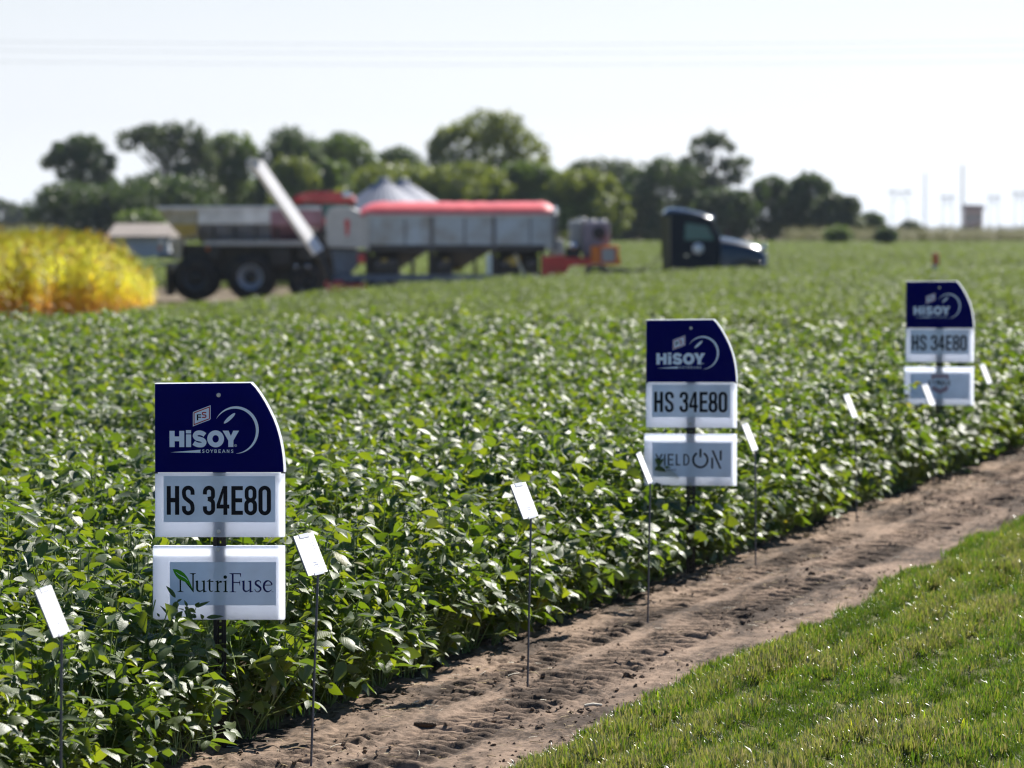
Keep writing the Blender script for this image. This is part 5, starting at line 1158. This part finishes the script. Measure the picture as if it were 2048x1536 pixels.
MB().box((f.x(218), 0, -0.2), (f.x(338), 6, f.z(471)), 0.02).build('wall', P('pale_shed_wall', (0.42, 0.44, 0.48), 0.6, var=0.2, vscale=0.7), t)
rf = MB(); xa, xb, za, zb_ = f.x(214), f.x(342), f.z(472), f.z(447)
rf.add([(xa, -0.4, za), (xb, -0.4, za), (xb - 0.2, 3, zb_), (xa + 0.2, 3, zb_), (xa, 6.4, za), (xb, 6.4, za), (xa, -0.4, za - 0.12), (xb, -0.4, za - 0.12), (xb, 6.4, za - 0.12), (xa, 6.4, za - 0.12)],
       [(0, 1, 2, 3), (3, 2, 5, 4), (0, 6, 7, 1), (4, 5, 8, 9), (0, 3, 4, 9, 6), (1, 7, 8, 5, 2), (6, 9, 8, 7)])
rf.build('roof', P('tan_shed_roof', (0.20, 0.165, 0.14), 0.7, var=0.25, vscale=0.7), t)
M['farwall'] = P('brick_far_wall', (0.38, 0.24, 0.19), 0.8, var=0.2, vscale=0.5); M['farroof'] = P('dark_far_roof', (0.20, 0.12, 0.11), 0.7)
f = Frame(1500.0, 1947); t = f.root('distant_building', 'faint brick-coloured tower house with overhanging roof on the right horizon', 'building')
MB().box((f.x(1930), 0, -0.5), (f.x(1965), 7, f.z(419)), 0.05).build('wall', M['farwall'], t)
MB().prism(f.prof([(1923, 419), (1970, 419), (1966, 410), (1930, 409)]), -1.2, 8.2, 0.05).build('roof', M['farroof'], t)
for a in (1937, 1952): MB().box((f.x(a), -0.06, f.z(441)), (f.x(a + 6), -0.004, f.z(430))).build('window', M['glass'], t)
M['mast'] = P('mast_steel', (0.16, 0.17, 0.19), 0.6)
def mast(px, top, Y, wd, label, name='radio_mast'):
    x, _, zt = at(px, top, Y); zg = Z1(x, Y); t = tag(empty(name, (x, Y, zg)), label, 'mast'); h = zt - zg
    m = MB()
    for k in range(3):
        a = k * 2.094 + 0.4; m.cyl((wd * math.cos(a), wd * math.sin(a), 0), (wd * .6 * math.cos(a), wd * .6 * math.sin(a), h), wd * 0.28, wd * 0.2, 6)
    nb = max(4, int(h / (wd * 3)))
    for i in range(nb):
        a0, a1 = i * 2.094 + 0.4, (i + 1) * 2.094 + 0.4; m.cyl((wd * .9 * math.cos(a0), wd * .9 * math.sin(a0), h * i / nb), (wd * .85 * math.cos(a1), wd * .85 * math.sin(a1), h * (i + 1) / nb), wd * 0.1, wd * 0.1, 5)
    m.build('lattice', M['mast'], t)
    MB().cyl((0, 0, h * 0.98), (0, 0, h * 1.06), wd * 0.12, wd * 0.08, 6).build('antenna', M['mast'], t)
mast(1924, 330, 1480, 0.55, 'slender radio mast rising beside the distant brick tower house')
mast(1849, 345, 2300, 0.7, 'faint slender mast between the two groups of pylons on the horizon')
def pylon(x0, x1, top, Y, label):
    f = Frame(Y, (x0 + x1) / 2); t = f.root('power_pylon', label, 'pylon', 'faint transmission pylons on the right horizon'); h = f.z(top); hw = (x1 - x0) / 2 / f.s
    for sd in (-1, 1):
        MB().cyl((sd * hw * 0.8, 0, 0), (sd * hw * 0.72, 0, h), 0.45, 0.3, 8).build('pole', M['mast'], t)
    MB().box((-hw * 1.25, -0.3, h - 3.2), (hw * 1.25, 0.3, h - 2.2), 0.02).build('crossarm', M['mast'], t)
    m = MB(); m.cyl((-hw * 0.75, 0.31, h - 10), (hw * 0.73, 0.31, h - 3.4), 0.2, 0.2, 6); m.cyl((hw * 0.75, 0.75, h - 10), (-hw * 0.73, 0.75, h - 3.4), 0.2, 0.2, 6); m.build('brace', M['mast'], t)
    for k in (-1.15, 0, 1.15): MB().cyl((hw * k, 0, h - 3.25), (hw * k, 0, h - 6), 0.22, 0.22, 6).build('insulator', M['mast'], t)
for a in ((1779, 1819, 376, 2700, 'faint H-frame pylon on the horizon, leftmost of the pylons right of the trees'),
          (1882, 1906, 386, 2700, 'faint H-frame pylon just left of the distant brick tower house'),
          (1976, 1998, 386, 2800, 'faint H-frame pylon just right of the distant brick tower house'),
          (2026, 2050, 378, 2600, 'faint H-frame pylon cut by the right picture edge')): pylon(*a)
M['wood'] = P('pole_wood', (0.12, 0.09, 0.065), 0.85, var=0.3, vscale=4)
PY = 165.0
for sgn, lab in ((-1, 'wooden utility pole beyond the left edge carrying the overhead wires'), (1, 'wooden utility pole beyond the right edge carrying the overhead wires')):
    x = sgn * 38.0; zg = Z1(x, PY); t = tag(empty('utility_pole', (x, PY, zg)), lab, 'utility pole', 'wooden utility poles')
    MB().cyl((0, 0, -0.5), (0, 0, 10.4), 0.17, 0.11, 14).build('pole', M['wood'], t)
    MB().box((-0.06, -0.9, 9.6), (0.06, 0.9, 9.75), 0.01).build('crossarm', M['wood'], t)
M['wire'] = P('wire', (0.08, 0.085, 0.10), 0.5)
for i, (dy, zz_, lab) in enumerate(((-0.8, 9.15, 'faint overhead wire, lowest of three crossing the sky'), (0.0, 9.65, 'faint overhead wire, middle one of three crossing the sky'), (0.8, 10.05, 'faint overhead wire, highest of three crossing the sky'))):
    pts = [(-38 + 76 * k / 24, PY + dy, zz_ + 0.05 * (k / 24) - 0.9 * (1 - ((k - 12) / 12) ** 2) * 0.5) for k in range(25)]
    tag(MB().path(pts, 0.006, 6).build('overhead_wire', M['wire']), lab, 'wire', 'overhead wires crossing the sky')

# ------------------------------------------------------------------ trees
M['bark'] = P('tree_bark', (0.10, 0.08, 0.065), 0.9, var=0.4, vscale=3)
def foliage(name, base, tr):
    d = tuple(c * 0.6 for c in base); l = (base[0] * 1.5, base[1] * 1.3, base[2] * 1.15)
    return leaf_material(name, [(0.0, d), (0.5, base), (1.0, l)], tuple(c * 1.25 for c in base), [(0.0, tuple(c * 0.7 for c in tr)), (1.0, tr)], rough=0.5, tfac=0.3, spec=0.4, veins=False)
M['f_dark'] = foliage('dark_foliage', (0.044, 0.074, 0.027), (0.12, 0.185, 0.03))
M['f_mid'] = foliage('mid_foliage', (0.074, 0.122, 0.025), (0.22, 0.32, 0.028))
M['f_light'] = foliage('light_foliage', (0.105, 0.145, 0.022), (0.34, 0.40, 0.03))
M['f_grey'] = foliage('greyish_foliage', (0.058, 0.080, 0.036), (0.13, 0.17, 0.05))
def tree(name, x0, x1, top, base, Y, m, seed, label, n=5200, lobes=20, leaf=0.40, tight=0.5, holes=0.0, cat='tree', shape=None):
    g = np.random.RandomState(seed); s = FPX / Y; px = (x0 + x1) / 2; X = (px - 1024) / s; zg = Z1(X, Y)
    hw = (x1 - x0) / 2 / s * (1.0 if shape else 1.2); zt = CAMZ - (top - HOR) / s - zg; zb = max(0.3, CAMZ - (base - HOR) / s - zg)
    t = tag(empty(name, (X, Y, zg)), label, cat, 'trees and bushes of the far tree line')
    hh = (zt - zb) / 2; zc = (zt + zb) / 2
    # lobes
    C = []; 
    if shape: C = [((a * hw), g.uniform(-0.3, 0.3) * hw, zb + b * (zt - zb), r * hw) for a, b, r in shape]
    else:
        C.append((g.uniform(-0.15, 0.15) * hw, 0, zt, 0.36 * hw))
        for i in range(lobes):
            z = 0.06 + 0.84 * (i + g.rand()) / lobes; rmax = math.sqrt(max(0.08, 1 - (abs(z - 0.40) / 0.66) ** 2)); a = g.rand() * 6.28; r = g.uniform(0.28, 0.48)
            ax_ = (-1) ** i * g.uniform(0.15, 1.0) * rmax
            C.append((ax_ * hw * (1.04 - r), math.sin(a) * 0.6 * rmax * hw, zb + z * (zt - zb), r * hw))
    vs_ = 0.86 if shape else min(1.5, max(0.8, hh / hw * 0.9))
    for i in range(16):
        a = g.uniform(-0.25, math.pi + 0.25); r = g.uniform(0.10, 0.19); q = g.uniform(0.80, 0.98)
        C.append((math.cos(a) * hw * q, g.uniform(-0.4, 0.4) * hw, zc - 0.1 * hh + math.sin(a) * hh * 1.02 * q, r * hw))
    C = [(cx, cy_, min(cz, zt - r * vs_ * 0.96 - (0 if shape else 0.42 * abs(cx / hw) ** 1.6 * hh + 0.10 * hh * g.rand())), r) for cx, cy_, cz, r in C]
    n = int(n * 1.35); w_ = np.array([c[3] ** 2 for c in C]); w_ /= w_.sum(); k = g.choice(len(C), n, p=w_)
    Cc = np.array(C)[k]; d = g.normal(0, 1, (n, 3)); d /= np.linalg.norm(d, axis=1, keepdims=True)
    # clumpy shell: keep leaves where a noise on the lobe is high
    rad = (tight + (1 - tight) * g.rand(n) ** 0.5) * (1 + 0.16 * (vnoise(np.arctan2(d[:, 1], d[:, 0]) * 3 + 40 + k * 7, d[:, 2] * 5 + 40, seed, 0.8) - 0.5) * 2)
    P_ = Cc[:, :3] + d * (Cc[:, 3] * rad)[:, None] * np.array([1, 1, vs_])
    P_[:, 2] = np.maximum(P_[:, 2], 0.25)
    if holes > 0:
        q = vnoise(P_[:, 0] + 60, P_[:, 2] + 60, seed + 9, 1.3) * 0.6 + vnoise(P_[:, 1] + 60, P_[:, 2] + 60, seed + 10, 1.5) * 0.4; P_ = P_[q > holes]; d = d[q > holes]
    n = len(P_)
    nn = d + g.normal(0, 0.7, (n, 3)); nn /= np.linalg.norm(nn, axis=1, keepdims=True); rv = g.normal(0, 1, (n, 3)); D = np.cross(nn, rv)
    L_ = leaf * g.uniform(0.6, 1.4, n)
    V, F, UV = leaflets(P_, D, nn, L_, L_ * 0.42, g.uniform(0, 0.9, n), g.normal(0.15, 0.25, n), [(0, 0.25), (0.5, 1.0), (1.0, 0.15)])
    cl = vnoise(P_[:, 0] + 80, P_[:, 2] + 80, seed + 3, 1.6) * 0.5 + 0.25 * g.rand(n)
    me = raw_mesh('crown', V, F, m, None, True, UV, {'rnd': np.repeat(cl, 9)}); link(bpy.data.objects.new('crown', me), t)
    tm = MB(); rt = max(0.08, 0.035 * zt)
    tm.path([(0, 0, -0.3), (0.1, 0.05, zb + (zt - zb) * 0.25), (0, 0, zb + (zt - zb) * 0.62)], [rt, rt * 0.7, rt * 0.3], 8)
    for c in C[:9]: 
        z0 = min(c[2] * 0.6, zb + (zt - zb) * 0.5); md = (c[0] * 0.5, c[1] * 0.5, (z0 + c[2]) / 2)
        tm.path([(0.03, 0.02, z0), md, (c[0], c[1], c[2])], [rt * 0.4, rt * 0.25, rt * 0.08], 6)
    tm.build('trunk', M['bark'], t)
    return t
TY = 425
T = tree
T('broadleaf_tree', 95, 232, 268, 420, TY, M['f_dark'], 1, 'dark tree standing apart at the far left, its crown notched by sky', n=4200, holes=0.28,
  shape=[(-0.1, 0.86, 0.42), (0.25, 0.84, 0.36), (-0.55, 0.72, 0.40), (-0.95, 0.62, 0.24), (-0.45, 0.5, 0.3), (0.0, 0.66, 0.34), (0.6, 0.6, 0.42), (0.25, 0.45, 0.5), (0.7, 0.3, 0.45), (0.0, 0.2, 0.5), (0.4, 0.05, 0.5)])
T('broadleaf_tree', 60, 245, 360, 470, TY - 12, M['f_dark'], 2, 'dark rounded tree crowding the foot of the notched tree at the far left', n=4600)
T('broadleaf_tree', 235, 432, 244, 420, TY, M['f_grey'], 3, 'wide tree with airy, sky-holed upper branches left of the conveyor tip', n=4600, holes=0.33,
  shape=[(-0.3, 0.9, 0.34), (0.1, 0.9, 0.36), (0.5, 0.82, 0.36), (-0.78, 0.78, 0.26), (0.82, 0.62, 0.3), (0.35, 0.6, 0.42), (-0.1, 0.68, 0.34), (0.6, 0.35, 0.45), (0.15, 0.3, 0.5), (-0.35, 0.2, 0.5), (0.9, 0.2, 0.3)])
T('broadleaf_tree', 225, 420, 345, 470, TY - 14, M['f_dark'], 4, 'low dark tree in front of the sky-holed wide tree', n=5200)
T('broadleaf_tree', 415, 522, 250, 470, TY + 6, M['f_mid'], 5, 'narrow upright dark green tree immediately left of the conveyor tip', n=5000)
T('broadleaf_tree', 515, 648, 250, 470, TY + 5, M['f_dark'], 6, 'dark bushy-topped tree above the red cab roof', n=5600)
T('broadleaf_tree', 628, 748, 258, 470, TY + 8, M['f_mid'], 7, 'lighter feathery-topped tree above and left of the grain bins', n=5200)
T('broadleaf_tree', 540, 632, 308, 470, TY - 25, M['f_light'], 8, 'small bright green tree directly behind the white conveyor', n=4200)
T('broadleaf_tree', 618, 720, 318, 470, TY - 20, M['f_mid'], 9, 'rounded mid green tree directly behind the red cab roof', n=4200)
T('broadleaf_tree', 738, 860, 288, 470, TY + 20, M['f_dark'], 10, 'dark domed tree peeping over the grain bin cones', n=4800)
T('broadleaf_tree', 852, 1098, 220, 430, TY + 10, M['f_light'], 11, 'tallest broad-domed tree rising behind the red tarp', n=8000, lobes=20,
  shape=[(-0.05, 0.84, 0.36), (0.28, 0.84, 0.3), (-0.4, 0.74, 0.28), (-0.78, 0.62, 0.22), (0.55, 0.68, 0.3), (0.1, 0.6, 0.42), (-0.45, 0.45, 0.36), (0.5, 0.4, 0.4), (0.82, 0.42, 0.24), (0.0, 0.3, 0.45), (-0.6, 0.2, 0.4), (0.7, 0.15, 0.4)])
T('broadleaf_tree', 690, 880, 320, 475, TY - 30, M['f_light'], 12, 'bright green rounded tree right behind the grain bin cones', n=6000)
T('broadleaf_tree', 840, 1010, 318, 475, TY - 32, M['f_light'], 13, 'bright green tree behind the middle of the red tarp', n=6000)
T('broadleaf_tree', 970, 1130, 320, 475, TY - 30, M['f_mid'], 14, 'green tree behind the right end of the red tarp', n=6000)
T('broadleaf_tree', 1090, 1245, 336, 478, TY - 34, M['f_light'], 15, 'bright green tree behind the square grey tank, ending the leafy row', n=6400, lobes=18)
T('broadleaf_tree', 1125, 1290, 310, 475, TY + 40, M['f_grey'], 16, 'greyish tree receding behind the right end of the leafy row', n=5200)
T('broadleaf_tree', 1250, 1420, 312, 478, TY + 10, M['f_dark'], 17, 'dark rounded tree left of the airy tall tree, above the semi cab', n=6200)
T('broadleaf_tree', 1352, 1502, 262, 440, TY + 6, M['f_grey'], 18, 'airy tall tree with thin open branches above the semi cab', n=2300, holes=0.36, tight=0.3,
  shape=[(-0.1, 0.92, 0.3), (0.25, 0.88, 0.2), (-0.6, 0.76, 0.24), (-0.25, 0.68, 0.3), (0.35, 0.62, 0.26), (0.8, 0.66, 0.24), (0.55, 0.48, 0.3), (0.0, 0.4, 0.4), (0.75, 0.28, 0.24), (-0.3, 0.2, 0.5)])
T('broadleaf_tree', 1395, 1510, 372, 478, TY - 2, M['f_dark'], 19, 'low dark tree behind the semi hood, under the airy tall tree', n=4800)
T('broadleaf_tree', 1492, 1590, 350, 478, TY + 4, M['f_dark'], 20, 'dark tree right of the semi hood with small gaps in its top', n=3800, holes=0.25)
T('broadleaf_tree', 1578, 1660, 343, 478, TY + 2, M['f_dark'], 21, 'dark peaked tree near the right end of the tree line', n=4400)
T('broadleaf_tree', 1628, 1716, 386, 480, TY - 6, M['f_grey'], 22, 'sloping greyish tree closing the right end of the tree line', n=4400)
T('small_tree', 1712, 1768, 424, 490, TY + 10, M['f_dark'], 23, 'small lone tree just beyond the right end of the tree line', n=1600)
T('bush', 1753, 1790, 456, 484, 330, M['f_dark'], 24, 'small dark bush in the soybean field below the lone small tree', n=900, leaf=0.25, cat='bush')
T('bush', 1650, 1700, 452, 486, 360, M['f_mid'], 25, 'low green bush at the field end under the sloping greyish tree', n=1000, leaf=0.28, cat='bush')
T('bush', 1800, 1840, 440, 470, 700, M['f_grey'], 26, 'low hazy bush on the horizon below the leftmost pylon', n=900, leaf=0.45, cat='bush')
T('broadleaf_tree', -30, 40, 396, 470, 900, M['f_grey'], 27, 'hazy far-off tree cut by the left picture edge', n=2600, leaf=0.6)
T('broadleaf_tree', 22, 84, 408, 470, 880, M['f_grey'], 28, 'hazy far-off tree between the picture edge and the notched dark tree', n=2600, leaf=0.6)
T('bush', 232, 345, 420, 475, TY - 40, M['f_mid'], 29, 'low green bush behind the shed roof', n=2200, cat='bush')

for i, (x0_, x1_, top_, wh_) in enumerate(((210, 330, 372, 'behind the shed, left of the spreader hopper'), (330, 470, 348, 'behind the spreader hopper rear'), (470, 600, 352, 'low behind the white conveyor'), (590, 740, 340, 'low behind the red cab roof'),
    (720, 860, 336, 'low behind the grain bins'), (850, 990, 342, 'low behind the left half of the red tarp'), (980, 1120, 344, 'low behind the right half of the red tarp'), (1110, 1230, 350, 'low behind the square grey tank'), (1215, 1330, 384, 'low between the leafy row and the semi cab'), (1320, 1440, 390, 'low behind the semi cab roof'))):
    T('understory_tree', x0_, x1_, top_, 486, TY + 22, M['f_dark'] if i < 4 or i > 7 else M['f_mid'], 60 + i, 'dense dark understory tree ' + wh_, n=4200, leaf=0.42)
# ------------------------------------------------------------------ summer haze: even air from the camera to the horizon
hz = mat('haze_air'); nt = hz.node_tree; nt.nodes.clear()
ho = nt.nodes.new('ShaderNodeOutputMaterial'); hv = nt.nodes.new('ShaderNodeVolumePrincipled')
hv.inputs['Color'].default_value = (0.72, 0.84, 1.0, 1); hv.inputs['Density'].default_value = 0.00005; hv.inputs['Anisotropy'].default_value = 0.3
nt.links.new(hv.outputs[0], ho.inputs['Volume'])
hb = MB().box((-7200, -60, -2.0), (7200, 9200, 60)).build('haze', hz); tag(hb, kind='stuff')
